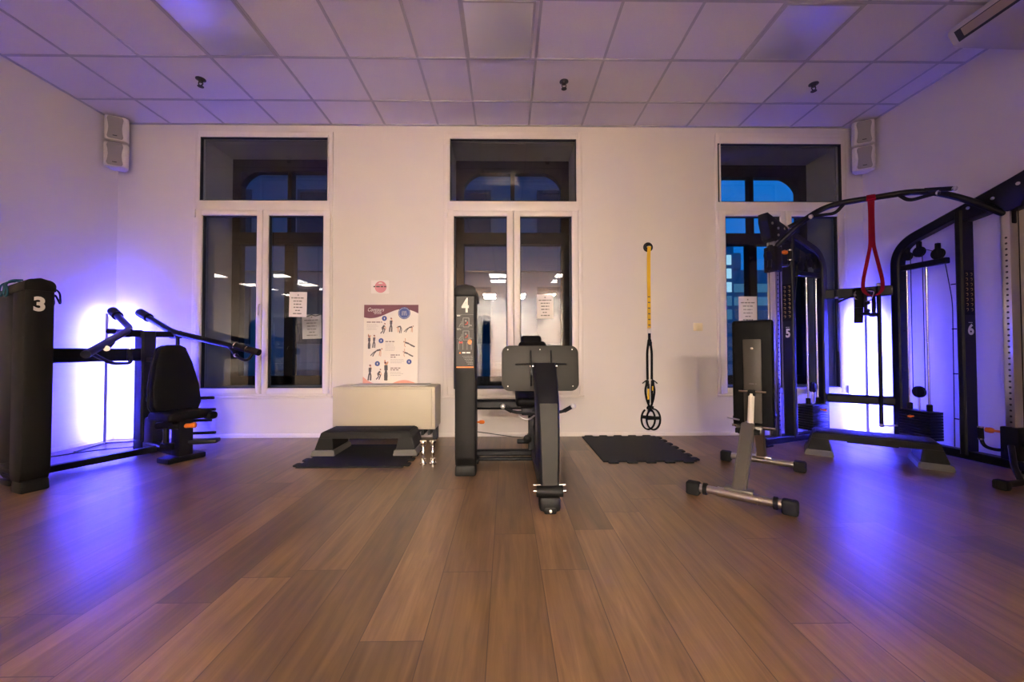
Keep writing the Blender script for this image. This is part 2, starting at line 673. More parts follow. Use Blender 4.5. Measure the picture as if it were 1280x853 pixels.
for i, w in enumerate(WIN):
    win = empty_struct('window_%d' % (i + 1), (0, 0, 0))
    ox0, ox1, oz0, oz1 = w['o']
    tx0, tx1, tz0, tz1 = w['t']
    (lx0, lx1), (rx0, rx1) = w['p']
    z0, z1 = w['z']
    ix0, ix1 = lx0 - 0.075, rx1 + 0.075
    mb = MB()
    # outer casing: trim flat on the wall, then the frame proper with a transom
    ring(mb, ox0, ox1, oz0, oz1, ox0 + 0.05, ox1 - 0.05, oz0 + 0.035, oz1 - 0.05, WY - 0.018, WY + 0.02, 0.005)
    ring(mb, ox0 + 0.045, ox1 - 0.045, z0 - 0.09, oz1 - 0.045, max(tx0, ox0 + 0.055), min(tx1, ox1 - 0.055), z0 - 0.06, tz1, WY - 0.030, WY + 0.05, 0.006)
    mb.b2((tx0 - 0.03, WY - 0.031, z1 + 0.065), (tx1 + 0.03, WY + 0.05, tz0), 0.006)
    mb.box(((ox0 + ox1) / 2, WY - 0.012, oz0 + 0.012), (ox1 - ox0 + 0.02, 0.055, 0.022), 0.005)
    mb.build('window_frame', 'pvc', win)
    mb = MB()
    ring(mb, tx0 - 0.002, tx1 + 0.002, tz0 - 0.002, tz1 + 0.002, tx0 + 0.009, tx1 - 0.009, tz0 + 0.009, tz1 - 0.009, WY - 0.026, WY + 0.01, 0.0)
    mb.build('gasket', 'gasket', win)
    mb = MB()
    mb.b2((tx0, WY + 0.004, tz0), (tx1, WY + 0.008, tz1))
    mb.build('glass_pane', 'glass', win)
    mid = (lx1 + rx0) / 2
    for (a, b, sa, sb, tilt) in ((lx0, lx1, ix0, mid - 0.002, 0.010), (rx0, rx1, mid + 0.002, ix1, -0.008)):
        mb = MB()
        ring(mb, sa, sb, z0 - 0.065, z1 + 0.062, a, b, z0, z1, WY - 0.052, WY + 0.03, 0.010)
        sash = mb.build('sash', 'pvc', win)
        mb = MB()
        ring(mb, a - 0.002, b + 0.002, z0 - 0.002, z1 + 0.002, a + 0.009, b - 0.009, z0 + 0.009, z1 - 0.009, WY - 0.036, WY + 0.005, 0.0)
        mb.build('gasket', 'gasket', sash)
        mb = MB()
        mb.b2((a, WY - 0.002, z0), (b, WY + 0.002, z1))
        mb.build('glass_pane', 'glass', sash)
        mb = MB()
        hx = sa if a == lx0 else sb
        for hz in (z0 - 0.02, z1 + 0.02):
            mb.cyl((hx, WY - 0.056, hz - 0.045), (hx, WY - 0.056, hz + 0.045), 0.009, 10)
        mb.build('hinge', 'pvc', sash)
    mb = MB()
    mb.box((mid - 0.012, WY - 0.058, 1.46), (0.030, 0.014, 0.09), 0.006)
    mb.tube([(mid - 0.012, WY - 0.062, 1.475), (mid - 0.012, WY - 0.095, 1.475), (mid - 0.012, WY - 0.10, 1.36)], 0.010, 10, 0.02)
    mb.build('window_handle', 'pvc', win)

    # deep reveal lining and the old arched outer window
    ha, hb = xs[1 + 2 * i], xs[2 + 2 * i]
    ht = tz1 + 0.01
    ow = empty_struct('window_%d' % (i + 4))
    mb = MB()
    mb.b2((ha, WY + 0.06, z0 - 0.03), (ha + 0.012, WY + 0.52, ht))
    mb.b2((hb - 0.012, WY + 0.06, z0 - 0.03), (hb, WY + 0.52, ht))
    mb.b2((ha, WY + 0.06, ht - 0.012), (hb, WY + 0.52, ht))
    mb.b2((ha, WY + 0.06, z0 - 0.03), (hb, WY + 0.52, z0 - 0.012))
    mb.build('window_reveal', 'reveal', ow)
    mb = MB()
    yf, yb = WY + 0.50, WY + 0.60
    zt = ht - 0.02
    bw = 0.11
    mb.b2((ha, yf, z0 - 0.02), (ha + bw, yb, zt))
    mb.b2((hb - bw, yf, z0 - 0.02), (hb, yb, zt))
    mb.b2((ha, yf, ht - 0.165), (hb, yb, ht))
    mb.b2((ha, yf, z0 - 0.02), (hb, yb, z0 + 0.10))
    mb.b2((ha + 0.1, yf - 0.02, 2.30), (hb - 0.1, yb, 2.44))
    cxm = (ha + hb) / 2
    mb.b2((cxm - 0.025, yf, 2.40), (cxm + 0.025, yb, zt))
    mb.b2((cxm - 0.055, yf, z0), (cxm + 0.055, yb, 2.32))
    r = 0.30
    for s, e in ((1, ha + bw - 0.02), (-1, hb - bw + 0.02)):
        zz = ht - 0.155
        poly = [(e, zz), (e, zz - r)] + [(e + s * (r - r * math.cos(t)), zz - r + r * math.sin(t)) for t in [math.pi / 2 * k / 12 for k in range(1, 12)]] + [(e + s * r, zz)]
        mb.prism(poly, lambda u, v, ww: V((u, ww, v)), yf + 0.003, yb - 0.003)
    mb.build('window_frame', 'outer_frame', ow)
    mb = MB()
    mb.b2((ha + 0.05, yf + 0.05, z0), (hb - 0.05, yf + 0.054, zt))
    mb.build('glass_pane', 'glass', ow)

# ------------------------------------------------------------------ street outside
mb = MB()
mb.b2((-40, 6.2, -4.2), (60, 90, -4.0))
struct(mb.build('street', 'street'))
fac = thing('apartment_building', 'dark stone apartment house across the street behind the windows', 'building', (-8, 15.5, -4.0))
mb = MB()
mb.b2((-30, 0, 0), (14.5, 4, 17))
for z in (4.2, 8.0, 11.8, 15.6):
    mb.b2((-30.1, -0.25, z), (14.6, 0.1, z + 0.25))
mb.build('facade', 'facade', fac)
n = 0
for zz in (1.2, 5.2, 9.0, 12.7):
    for k in range(14):
        x = -28 + k * 3.1
        mb = MB()
        ring(mb, x, x + 1.3, zz, zz + 2.2, x + 0.12, x + 1.18, zz + 0.12, zz + 2.08, -0.08, 0.05, 0.0)
        mb.b2((x + 0.1, -0.02, zz + 0.1), (x + 1.2, 0.02, zz + 2.1))
        mb.build('window', 'facade_window', fac)
off = thing('office_tower', 'pale lit office tower far beyond the right-hand window', 'building', (26, 46, -4.0))
mb = MB()
mb.b2((-4.5, 0, 0), (0.6, 8, 17.0))
mb.b2((0.6, 1.5, 0), (9, 8, 14.5))
mb.b2((1.0, 1.4, 14.5), (2.4, 3, 16.6), 0.2)
mb.build('facade', 'tower_glass', off)
for q in range(9):
    zz = 2.0 + 1.6 * q
    gm = 'office_glow' if q > 5 else ('office_mid' if q > 3 else 'office_dim')
    mb = MB()
    mb.b2((-4.3, -0.08, zz), (0.3, 0.05, zz + 1.15))
    mb.build('lit_window', gm, off)
    if q < 7:
        mb = MB()
        mb.b2((1.0, 1.42, zz + 0.2), (8.8, 1.55, zz + 1.2))
        mb.build('lit_window', 'office_mid' if q > 4 else 'office_dim', off)

# ------------------------------------------------------------------ ceiling fittings
FIX = [(-2.27, 'unlit ceiling panel over the first window, seen in blue glow', 0.60), (-0.055, 'unlit pale ceiling panel over the middle window', 0.57), (2.36, 'unlit ceiling panel before the third window, blue at its near edge', 0.60)]
for x, lab, wd in FIX:
    t = thing('ceiling_light', lab, 'ceiling light', (x, 3.134, H - 0.005), 0, 'unlit ceiling panels')
    mb = MB()
    hw = wd / 2 - 0.012
    ring(mb, -hw - 0.004, hw + 0.004, -0.29, 0.29, -hw + 0.014, hw - 0.014, -0.275, 0.275, 0, 0.01, 0.0)
    for v in mb.bm.verts:
        v.co = V((v.co.x, v.co.z, -v.co.y + 0.004))
    mb.build('frame', 'grid_bar', t)
    mb = MB()
    mb.box((0, 0, 0.0), (2 * hw - 0.026, 0.552, 0.006), 0.002)
    mb.build('diffuser', 'diffuser', t)
k = 0
names = ['first', 'second', 'third', 'fourth', 'fifth', 'sixth', 'seventh', 'eighth']
for y in (-4.75, -6.7, -9.6):
    for nth, x in enumerate((-10.0, -7.8, -2.6, -0.3, 2.0) if y > -9 else (-10.0, -7.8, -3.6, -2.2, -0.8, 0.6, 2.0, 3.4)):
        if y == -6.7 and x > -4:
            continue
        t = thing('ceiling_light', 'lit square ceiling panel in the hall, %s of the %s row' % (names[nth], {-4.75: 'first', -6.7: 'second', -9.6: 'last, mostly added'}[y]), 'ceiling light', (x, y, H - 0.004), 0, 'lit hall ceiling panels')
        mb = MB()
        mb.box((0, 0, -0.004), (0.56, 0.56, 0.012), 0.003)
        mb.build('diffuser', ('added_bright_diffuser' if y < -9 else 'hall_diffuser') if x > -4 else 'hall_diffuser_dim', t)  # the bright ones in the last row are added light sources
for x, y, lab in ((-2.869, 3.727, 'dark sprinkler head under the ceiling before the first window'), (0.552, 3.725, 'dark sprinkler head under the ceiling before the middle window'), (2.96, 3.734, 'dark sprinkler head under the ceiling before the third window')):
    t = thing('sprinkler_head', lab, 'sprinkler', (x, y, H), 0, 'ceiling sprinklers')
    mb = MB()
    mb.lathe([(0.042, 0.0), (0.042, -0.006), (0.024, -0.014), (0.016, -0.03)], (0, 0, 0.001))
    mb.build('escutcheon', 'brass_dark', t)
    mb = MB()
    mb.tube([(-0.012, 0, -0.02), (-0.022, 0, -0.045), (0, 0, -0.068)], 0.005, 8, 0.01)
    mb.tube([(0.012, 0, -0.02), (0.022, 0, -0.045), (0, 0, -0.068)], 0.005, 8, 0.01)
    mb.build('frame_arm', 'brass_dark', t)
    mb = MB()
    mb.lathe([(0.006, 0.0), (0.026, -0.003), (0.026, -0.006), (0.004, -0.008)], (0, 0, -0.066))
    mb.build('deflector', 'brass_dark', t)

# air conditioner under the ceiling against the right wall
t = thing('air_conditioner', 'beige ceiling air conditioner against the right wall', 'air conditioner', (X1, 3.02, H))
mb = MB()
prof = [(-0.60, -0.035), (-0.635, -0.07), (-0.64, -0.10), (-0.595, -0.185), (-0.55, -0.195), (-0.001, -0.21), (-0.001, 0.0), (-0.55, 0.0)]
mb.prism(prof, lambda u, v, w: V((u, w, v)), -1.7, 0.0, 0.008)
mb.build('casing', 'ac_case', t)
nx_, nz_ = V((-0.64, 0, -0.10)), V((-0.595, 0, -0.185))
fx = (nz_ - nx_).normalized()
fn = V((fx.z, 0, -fx.x)) * 1
if fn.x > 0:
    fn = -fn
o_ = (nx_ + nz_) / 2 + fn * 0.0015
d = Decal(face_mx(o_, (0, 1, 0), fn))
d.rect(-1.66, -0.043, -0.045, 0.043)
d.build('vent_slot', 'gasket', t)
mb = MB()
mb.box((o_ + fn * 0.003) + V((0, -0.87, 0)) - fx * 0.006, (0.062, 1.56, 0.006), 0.002, rot=M((fx, V((0, 1, 0)), fn)).transposed().to_4x4())
mb.build('louvre', 'louvre', t)

# loudspeakers in the two back corners
def speaker(x, y, z, rz, lab):
    t = thing('wall_speaker', lab, 'speaker', (x, y, z), rz, 'small wall speakers')
    w, h, dp = 0.20, 0.262, 0.15
    mb = MB()
    poly = [(-w / 2, 0), (-w / 2, -0.03), (-w / 2 + 0.018, -0.06), (w / 2 - 0.018, -0.06), (w / 2, -0.03), (w / 2, 0), (w / 2 - 0.05, dp - 0.06), (-w / 2 + 0.05, dp - 0.06)]
    mb.prism(poly, lambda u, v, ww: V((u, v, ww)), -h / 2, h / 2, 0.008)
    mb.build('case', 'speaker_case', t)
    g = [(0.052, 0.12), (0.062, 0.112), (0.066, 0.09), (0.058, 0.045), (0.054, 0), (0.058, -0.05), (0.066, -0.095), (0.06, -0.112), (0.052, -0.118)]
    poly = g + [(-a, b) for a, b in reversed(g)]
    mb = MB()
    mb.prism(poly, lambda u, v, ww: V((u, ww, v)), -0.066, -0.058)
    gr = mb.build('grille', 'speaker_grille', t)
    mb = MB()
    mb.box((0.0, -0.067, -0.085), (0.036, 0.004, 0.008))
    mb.build('badge', 'gasket', gr)
    mb = MB()
    mb.box((0, dp - 0.05, 0), (0.05, 0.12, 0.03), 0.004)
    mb.build('bracket', 'speaker_case', t)


for sxx, xx, rz, side in ((1, -4.235, math.radians(28), 'left'), (-1, 3.985, math.radians(-28), 'right')):
    speaker(xx, 4.345, 3.372, rz, 'upper white speaker in the back %s corner under the ceiling' % side)
    speaker(xx, 4.345, 3.085, rz, 'lower white speaker in the back %s corner, below its twin' % side)

# light switch
t = thing('light_switch', 'small cream light switch on the back wall by the third window', 'light switch', (2.172, WY, 1.225))
mb = MB()
mb.box((0, -0.006, 0), (0.105, 0.012, 0.09), 0.006)
mb.build('plate', 'cream_plate', t)
mb = MB()
mb.box((0, -0.014, 0), (0.06, 0.008, 0.06), 0.003)
mb.build('rocker', 'cream_plate', t)

# ================================================================== PAPER
def notice(x0, x1, z0, z1, y, lab, rot=0.0, rows=((0.5, 0.08), (0.78, 0.5), (0.55, 0.45), (0.5, 0.5), (0.5, 0.5), (0.3, 0.5), (0.55, 0.5)), m='paper', nm='paper_notice', group='paper notices on the windows'):
    t = thing(nm, lab, 'notice', ((x0 + x1) / 2, y, (z0 + z1) / 2), 0, group)
    t.rotation_euler = (0, rot, 0)
    w, h = x1 - x0, z1 - z0
    mb = MB()
    mb.box((0, 0, 0), (w, 0.0012, h))
    mb.build('sheet', m, t)
    d = Decal(face_mx((0, -0.0012, 0), (1, 0, 0), (0, -1, 0)))
    zz = h / 2 - 0.035
    for k, (fw, _) in enumerate(rows):
        ww = w * (0.06 if k == 0 else fw * 0.98)
        d.words(-ww / 2, ww / 2, zz, 0.011 if k else 0.014)
        zz -= h * 0.125 if k else h * 0.115
    d.build('printed_text', 'grey_print', t)
    return t


notice(-2.431, -2.235, 1.345, 1.625, WY - 0.006, 'white paper notice on the right pane of the first window', 0.02)
notice(0.344, 0.530, 1.322, 1.598, WY - 0.006, 'white paper notice on the right pane of the middle window', -0.01)
notice(2.640, 2.850, 1.26, 1.572, WY - 0.006, 'white paper notice on the left pane of the third window', 0.0)
t = notice(-2.56, -2.32, 1.115, 1.42, WY + 0.535, 'greyer sheet taped on the outer pane behind the first window', -0.03, m='speaker_case', nm='taped_sheet', group=None)
mb = MB()
mb.tube([(-0.13, -0.006, 0.135), (-0.05, -0.006, 0.125), (0.0, -0.006, 0.150), (0.05, -0.006, 0.130), (0.13, -0.006, 0.155)], 0.006, 8, 0.02)
mb.build('tape', 'gasket', t)

# pink round sticker
t = thing('wall_sticker', 'small white card with a pink disc above the poster', 'sticker', (-1.420, WY, 1.682))
mb = MB()
mb.box((0, -0.001, 0), (0.200, 0.002, 0.150))
mb.build('card', 'paper', t)
d = Decal(face_mx((0, -0.0028, 0), (1, 0, 0), (0, -1, 0)))
d.disc(0.006, 0.0, 0.066)
pd = d.build('pink_disc', 'pink', t)
d = Decal(face_mx((0, -0.0036, 0), (1, 0, 0), (0, -1, 0)))
d.words(-0.075, 0.085, 0.004, 0.014)
d.build('printed_text', 'dark_print', t)
d = Decal(face_mx((0, -0.0036, 0), (1, 0, 0), (0, -1, 0)))
d.rect(-0.022, 0.036, 0.03, 0.042).rect(-0.012, 0.04, 0.02, 0.05)
d.build('emblem', 'white_print', t)

# exercise poster standing on the radiator
PW, PH = 0.605, 0.875
t = thing('exercise_poster', 'workout poster with maroon header standing on the radiator cover', 'poster', (-1.288, 4.432, 0.604))
t.rotation_euler = (math.radians(-2.2), 0, 0)
mb = MB()
mb.box((0, 0, PH / 2), (PW, 0.004, PH))
mb.build('board', 'poster_paper', t)
PF = lambda k: Decal(face_mx((0, -0.0028 - 0.0006 * k, PH / 2), (1, 0, 0), (0, -1, 0)))
hw, hh = PW / 2, PH / 2
d = PF(0)
top = [(-hw, hh), (-hw, hh - 0.12)]
for k in range(25):
    u = k / 24
    top.append((-hw + PW * u, hh - 0.095 + 0.055 * math.sin((u - 0.42) * 2 * math.pi * 0.82) - 0.01 * u))
top.append((hw, hh))
d.poly(list(reversed(top)))
d.build('header', 'maroon', t)
d = PF(1)
d.text('Contours', -0.175, hh - 0.055, 0.060, 0.0, 0, 0.35, 0.78)
d.words(-0.20, -0.11, hh - 0.082, 0.006)
d.words(-0.19, -0.11, hh - 0.098, 0.006)
d.build('logo_text', 'white_print', t)
d = PF(1)
bot = [(-hw, -hh)] + [(-hw + 0.13 * k / 8, -hh + 0.075 * (1 - k / 8) ** 1.6) for k in range(9)]
d.poly(list(reversed(bot)))
bot = [(hw - 0.01, -hh)] + [(hw - 0.02 - 0.26 * k / 12, -hh + 0.035 * math.sin(math.pi * k / 12)) for k in range(13)]
d.poly(list(reversed(bot)))
d.build('footer_wave', 'peach', t)
for x, y, r_ in ((0.145, hh - 0.093, 0.068), (-0.075, 0.285, 0.028), (-0.108, 0.035, 0.028), (-0.145, -0.22, 0.028), (0.205, -0.20, 0.028)):
    d = PF(1)
    d.disc(x, y, r_)
    d.build('round_badge', 'navy', t)
d = PF(2)
for k in range(28):
    a0 = 2 * math.pi * k / 28
    d.rect(0.145 + 0.058 * math.cos(a0) - 0.003, hh - 0.093 + 0.058 * math.sin(a0) - 0.003, 0.145 + 0.058 * math.cos(a0) + 0.003, hh - 0.093 + 0.058 * math.sin(a0) + 0.003)
for x, y in ((-0.075, 0.285), (-0.108, 0.035), (-0.145, -0.22), (0.205, -0.20)):
    d.rect(x - 0.005, y - 0.01, x + 0.005, y + 0.01)
for k in range(5):
    d.line([(0.115 + 0.015 * k, hh - 0.12), (0.125 + 0.01 * k, hh - 0.07)], 0.003)
d.build('badge_print', 'white_print', t)
d = PF(1)
for x, y, wd in ((-0.27, 0.243, 0.17), (-0.06, 0.025, 0.10), (0.0, -0.125, 0.10), (0.0, -0.148, 0.06), (0.0, -0.27, 0.12), (0.0, -0.29, 0.09)):
    d.words(x, x + wd, y, 0.011)
d.build('heading_text', 'heading_print', t)
d = PF(1)
for x, y, wd, n in ((-0.27, 0.215, 0.13, 4), (-0.06, 0.0, 0.12, 5), (0.0, -0.175, 0.15, 3), (0.0, -0.315, 0.15, 3)):
    for q in range(n):
        d.words(x, x + wd * random.uniform(0.75, 1), y - 0.018 * q, 0.005)
d.build('body_text', 'soft_print', t)
# little exercising figures, printed flat: (x, y, height, pose)
FIG = [(-0.085, 0.175, 0.12, 'squat'), (0.0, 0.215, 0.155, 'stand'), (0.095, 0.165, 0.09, 'bend'), (0.205, 0.165, 0.09, 'plank'),
       (-0.24, 0.03, 0.16, 'reach'), (-0.185, 0.03, 0.14, 'stand'), (-0.15, -0.095, 0.11, 'plank'), (0.19, 0.0, 0.10, 'side'), (0.18, -0.11, 0.09, 'side'),
       (-0.225, -0.315, 0.17, 'stand'), (-0.125, -0.335, 0.12, 'squat'), (-0.05, -0.29, 0.22, 'reach')]
POSE = {
    'stand': dict(head=(0.02, 0.42), torso=[(0.0, 0.30), (0.0, 0.02)], arms=[[(0.0, 0.28), (0.10, 0.20), (0.04, 0.33)], [(0.0, 0.28), (-0.08, 0.16), (0.03, 0.22)]], legs=[[(0.0, 0.02), (0.06, -0.22), (0.05, -0.48)], [(0.0, 0.02), (-0.07, -0.22), (-0.10, -0.48)]]),
    'reach': dict(head=(-0.01, 0.33), torso=[(0.0, 0.24), (0.01, -0.02)], arms=[[(0.0, 0.23), (-0.06, 0.36), (-0.05, 0.50)], [(0.0, 0.23), (0.08, 0.34), (0.09, 0.42)]], legs=[[(0.01, -0.02), (0.05, -0.24), (0.04, -0.48)], [(0.01, -0.02), (-0.04, -0.24), (-0.03, -0.48)]]),
    'squat': dict(head=(0.14, 0.40), torso=[(0.10, 0.26), (-0.12, -0.02)], arms=[[(0.10, 0.24), (0.20, 0.08), (0.22, -0.10)], [(0.08, 0.22), (0.02, 0.02), (0.14, 0.0)]], legs=[[(-0.12, -0.02), (0.16, -0.10), (0.02, -0.46)], [(-0.12, -0.02), (-0.02, -0.24), (-0.22, -0.46)]]),
    'bend': dict(head=(-0.30, 0.18), torso=[(-0.22, 0.26), (0.12, 0.34)], arms=[[(-0.20, 0.22), (-0.24, -0.10), (-0.20, -0.40)], [(-0.16, 0.24), (-0.10, -0.1), (-0.06, -0.38)]], legs=[[(0.12, 0.34), (0.26, 0.0), (0.18, -0.46)], [(0.12, 0.34), (0.10, -0.02), (0.0, -0.46)]]),
    'plank': dict(head=(0.48, 0.34), torso=[(0.36, 0.28), (-0.04, 0.18)], arms=[[(0.36, 0.26), (0.38, -0.05), (0.36, -0.40)], [(0.30, 0.24), (0.26, -0.05), (0.22, -0.36)]], legs=[[(-0.04, 0.18), (-0.34, 0.0), (-0.62, -0.30)], [(-0.04, 0.18), (-0.28, -0.10), (-0.42, -0.36)]]),
    'side': dict(head=(-0.42, 0.22), torso=[(-0.32, 0.16), (0.10, 0.02)], arms=[[(-0.30, 0.16), (-0.28, 0.40), (-0.30, 0.62)], [(-0.32, 0.14), (-0.38, -0.2), (-0.26, -0.36)]], legs=[[(0.10, 0.02), (0.42, -0.14), (0.74, -0.30)], [(0.10, 0.0), (0.38, -0.20), (0.70, -0.34)]]),
}
skin, cloth, hair = PF(2), PF(3), PF(4)
for fx_, fy_, fh, ps in FIG:
    q = POSE[ps]
    P = lambda p: (fx_ + p[0] * fh, fy_ + p[1] * fh)
    for a in q['arms']:
        skin.line([P(p) for p in a], fh * 0.065)
    skin.disc(*P(q['head']), fh * 0.065)
    cloth.line([P(p) for p in q['torso']], fh * 0.17)
    for l in q['legs']:
        cloth.line([P(p) for p in l], fh * 0.095)
        cloth.disc(*P(l[-1]), fh * 0.055)
    hx, hy = q['head']
    hair.disc(*P((hx - 0.02, hy + 0.035)), fh * 0.05)
skin.build('printed_skin', 'skin_print', t)
cloth.build('printed_clothing', 'dark_print', t)
hair.build('printed_hair', 'maroon', t)

# ================================================================== RADIATOR COVER
t = thing('radiator_cover', 'cream box radiator cover under the poster on the back wall', 'radiator', (-1.265, 4.30, 0))
mb = MB()
mb.box((0, 0, 0.372), (1.055, 0.34, 0.44), 0.008)
mb.build('casing', 'cream', t)
mb = MB()
mb.box((0, -0.172, 0.372), (0.985, 0.012, 0.40), 0.004)
mb.build('front_panel', 'cream', t)
mb = MB()
mb.box((0.03, 0.02, 0.598), (0.80, 0.24, 0.012), 0.003)
mb.build('top_grille', 'grid_bar', t)
mb = MB()
for k in range(14):
    mb.box((-0.46 + 0.07 * k, 0.02, 0.13), (0.025, 0.24, 0.10))
mb.build('heating_fin', 'gasket', t)
for s in (-1, 1):
    mb = MB()
    mb.box((s * 0.485, 0.10, 0.077), (0.05, 0.10, 0.154), 0.004)
    mb.build('leg', 'gasket', t)

# ================================================================== STEPS, MATS, DUMBBELLS
def make_step(lab, loc, rz):
    t = thing('aerobic_step', lab, 'aerobic step', loc, rz, 'aerobic steps')
    L2, D2 = 0.47, 0.19           # half sizes at the floor
    hgt, rz0 = 0.205, 0.05
    tl, td = 0.41, 0.145          # half sizes of the top
    f = lambda z: ((L2 + (tl - L2) * z / hgt), (D2 + (td - D2) * z / hgt))
    # deck
    mb = MB()
    b = bmesh.new()
    zA, zB = hgt - 0.058, hgt
    (xa, ya), (xb, yb) = f(zA), f(zB)
    vs = [b.verts.new(p) for p in ((-xa, -ya, zA), (xa, -ya, zA), (xa, ya, zA), (-xa, ya, zA), (-xb, -yb, zB), (xb, -yb, zB), (xb, yb, zB), (-xb, yb, zB))]
    for q in ((3, 2, 1, 0), (4, 5, 6, 7), (0, 1, 5, 4), (1, 2, 6, 5), (2, 3, 7, 6), (3, 0, 4, 7)):
        b.faces.new([vs[i] for i in q])
    bmesh.ops.bevel(b, geom=b.edges[:], offset=0.008, segments=2, affect='EDGES')
    mb._merge(b)
    mb.box((0, 0, zA - 0.008), (0.34, 0.20, 0.022), 0.004)
    mb.build('deck', 'step_side', t)
    mb = MB()
    mb.box((0, 0, hgt + 0.002), (2 * xb - 0.04, 2 * yb - 0.03, 0.008), 0.003)
    tp = mb.build('top_mat', 'rubber', t)
    d = Decal(face_mx((0, -0.02, hgt + 0.0068), (1, 0, 0), (0, 0, 1)))
    d.words(-0.13, 0.13, 0.0, 0.02)
    d.build('embossed_mark', 'black_plastic', tp)
    for s in (-1, 1):
        for nm, z0, z1, m, ex in (('leg', rz0, zA + 0.01, 'step_side', 0.0), ('riser_block', 0.0, rz0, 'step_grey', 0.012)):
            b = bmesh.new()
            vs = []
            for z in (z0, z1):
                x, y = f(z)
                x, y = x + ex, y + ex
                xi = 0.275 + 0.035 * (z / hgt) - ex
                for px, py in ((xi, -y), (x, -y), (x, y), (xi, y)):
                    vs.append(b.verts.new((s * px, py, z)))
            for q in ((3, 2, 1, 0), (4, 5, 6, 7), (0, 1, 5, 4), (1, 2, 6, 5), (2, 3, 7, 6), (3, 0, 4, 7)):
                b.faces.new([vs[i] for i in q])
            bmesh.ops.recalc_face_normals(b, faces=b.faces[:])
            bmesh.ops.bevel(b, geom=b.edges[:], offset=0.005, segments=2, affect='EDGES')
            mb = MB()
            mb._merge(b)
            mb.build(nm, m, t)
    return t


make_step('black aerobic step on the foam mat before the radiator cover', (-1.297, 3.842, 0.012), 0)
make_step('black aerobic step on the bare floor between the cable frames', (3.26, 3.535, 0), math.atan2(-0.565, 0.745))


def puzzle_mat(name, lab, x0, x1, y0, y1, sides, z=0.0, group='puzzle floor mats', skew=0.0):
    """foam tile; sides = set of edges with interlocking teeth"""
    t = 0.045
    pts = []

    def edge(a, b, teeth):
        a, b = V(a), V(b)
        dvec = (b - a)
        L = dvec.length
        dvec.normalize()
        nrm = V((dvec.y, -dvec.x))
        if not teeth:
            pts.append(a)
            return
        n = max(3, int(L / 0.135))
        w = L / n
        pts.append(a)
        for k in range(n):
            c = a + dvec * (w * (k + 0.5))
            for du, dv in ((-0.20 * w, 0), (-0.29 * w, t * 0.6), (-0.22 * w, t), (0.22 * w, t), (0.29 * w, t * 0.6), (0.20 * w, 0)):
                pts.append(c + dvec * du + nrm * dv)
    c = [(x0, y0), (x1, y0), (x1 + skew, y1), (x0 + skew, y1)]
    for i, s in enumerate('fblr' and ('front', 'right', 'rear', 'left')):
        edge(c[i], c[(i + 1) % 4], s in sides)
    cx_, cy_ = (x0 + x1) / 2, (y0 + y1) / 2
    mb = MB()
    mb.prism([(p.x - cx_, p.y - cy_) for p in pts], lambda u, v, w: V((u, v, w)), 0.0, 0.012, 0.0)
    o = mb.build(name, 'rubber')
    o.location = (cx_, cy_, z)
    tag(o, lab, 'floor mat', group)
    return o


puzzle_mat('foam_mat', 'black puzzle edged foam mat under the aerobic step', -1.74, -0.86, 3.32, 4.09, {'right', 'left'})
puzzle_mat('foam_mat', 'black puzzle edged foam mat under the yellow suspension strap', 0.835, 1.645, 3.44, 4.42, {'right', 'front', 'rear'})


def dumbbell(x, y, lab):
    t = thing('dumbbell', lab, 'dumbbell', (x, y, 0), 0, 'chrome dumbbells by the step')
    for nm, z0, flip in (('weight_head', 0.0, 1), ('weight_head', 0.205, -1)):
        mb = MB()
        mb.lathe([(0.018, 0), (0.029, 0.002), (0.030, 0.016), (0.020, 0.022), (0.017, 0.040), (0.022, 0.044), (0.022, 0.052), (0.010, 0.056)], (0, 0, z0), (0, 0, flip))
        mb.build(nm, 'chrome', t)
    mb = MB()
    mb.lathe([(0.009, 0.05), (0.009, 0.078), (0.015, 0.084), (0.017, 0.10), (0.015, 0.118), (0.009, 0.126), (0.009, 0.155)], (0, 0, 0))
    mb.build('handle', 'chrome', t)


dumbbell(-0.708, 3.40, 'chrome dumbbell standing on end, the one nearer the step')
dumbbell(-0.628, 3.41, 'chrome dumbbell standing on end, the one nearer machine four')

# ================================================================== SUSPENSION TRAINER
t = thing('suspension_trainer', 'yellow and black suspension strap hanging from a wall anchor', 'suspension trainer', (1.612, WY, 2.135))
mb = MB()
mb.lathe([(0.055, 0), (0.055, 0.006), (0.046, 0.012), (0.02, 0.014)], (0, 0, 0), (0, -1, 0))
for k in range(4):
    a = math.pi / 4 + k * math.pi / 2
    mb.lathe([(0.007, 0.01), (0.007, 0.017), (0.002, 0.018)], (0.035 * math.cos(a), 0, 0.035 * math.sin(a)), (0, -1, 0), 10)
an = mb.build('wall_anchor', 'black_powder', t)
mb = MB()
mb.tube([(-0.014, -0.01, 0.0), (-0.014, -0.045, 0.0), (0.014, -0.045, 0.0), (0.014, -0.01, 0.0)], 0.005, 8, 0.014)
mb.build('eye_bolt', 'steel', an)
mb = MB()
mb.bar([(0, -0.045, 0.0), (0, -0.022, -0.1), (0, -0.018, -0.93)], 0.040, 0.003, (1, 0, 0), 0.05, 0.0005)
ys = mb.build('yellow_strap', 'yellow', t)
mb = MB()
for k in range(13):
    z = -0.12 - 0.064 * k
    mb.box((0, -0.0205, z), (0.026, 0.002, 0.012))
mb.build('strap_print', 'dark_print', ys)
mb = MB()
mb.tube([(0, -0.02, -0.915), (0.016, -0.02, -0.93), (0.018, -0.02, -0.97), (0, -0.02, -0.985), (-0.018, -0.02, -0.97), (-0.016, -0.02, -0.93), (0, -0.02, -0.915)], 0.004, 8, 0.01)
mb.build('carabiner', 'steel', t)
mb = MB()
mb.box((0.0, -0.02, -1.03), (0.032, 0.014, 0.10), 0.005)
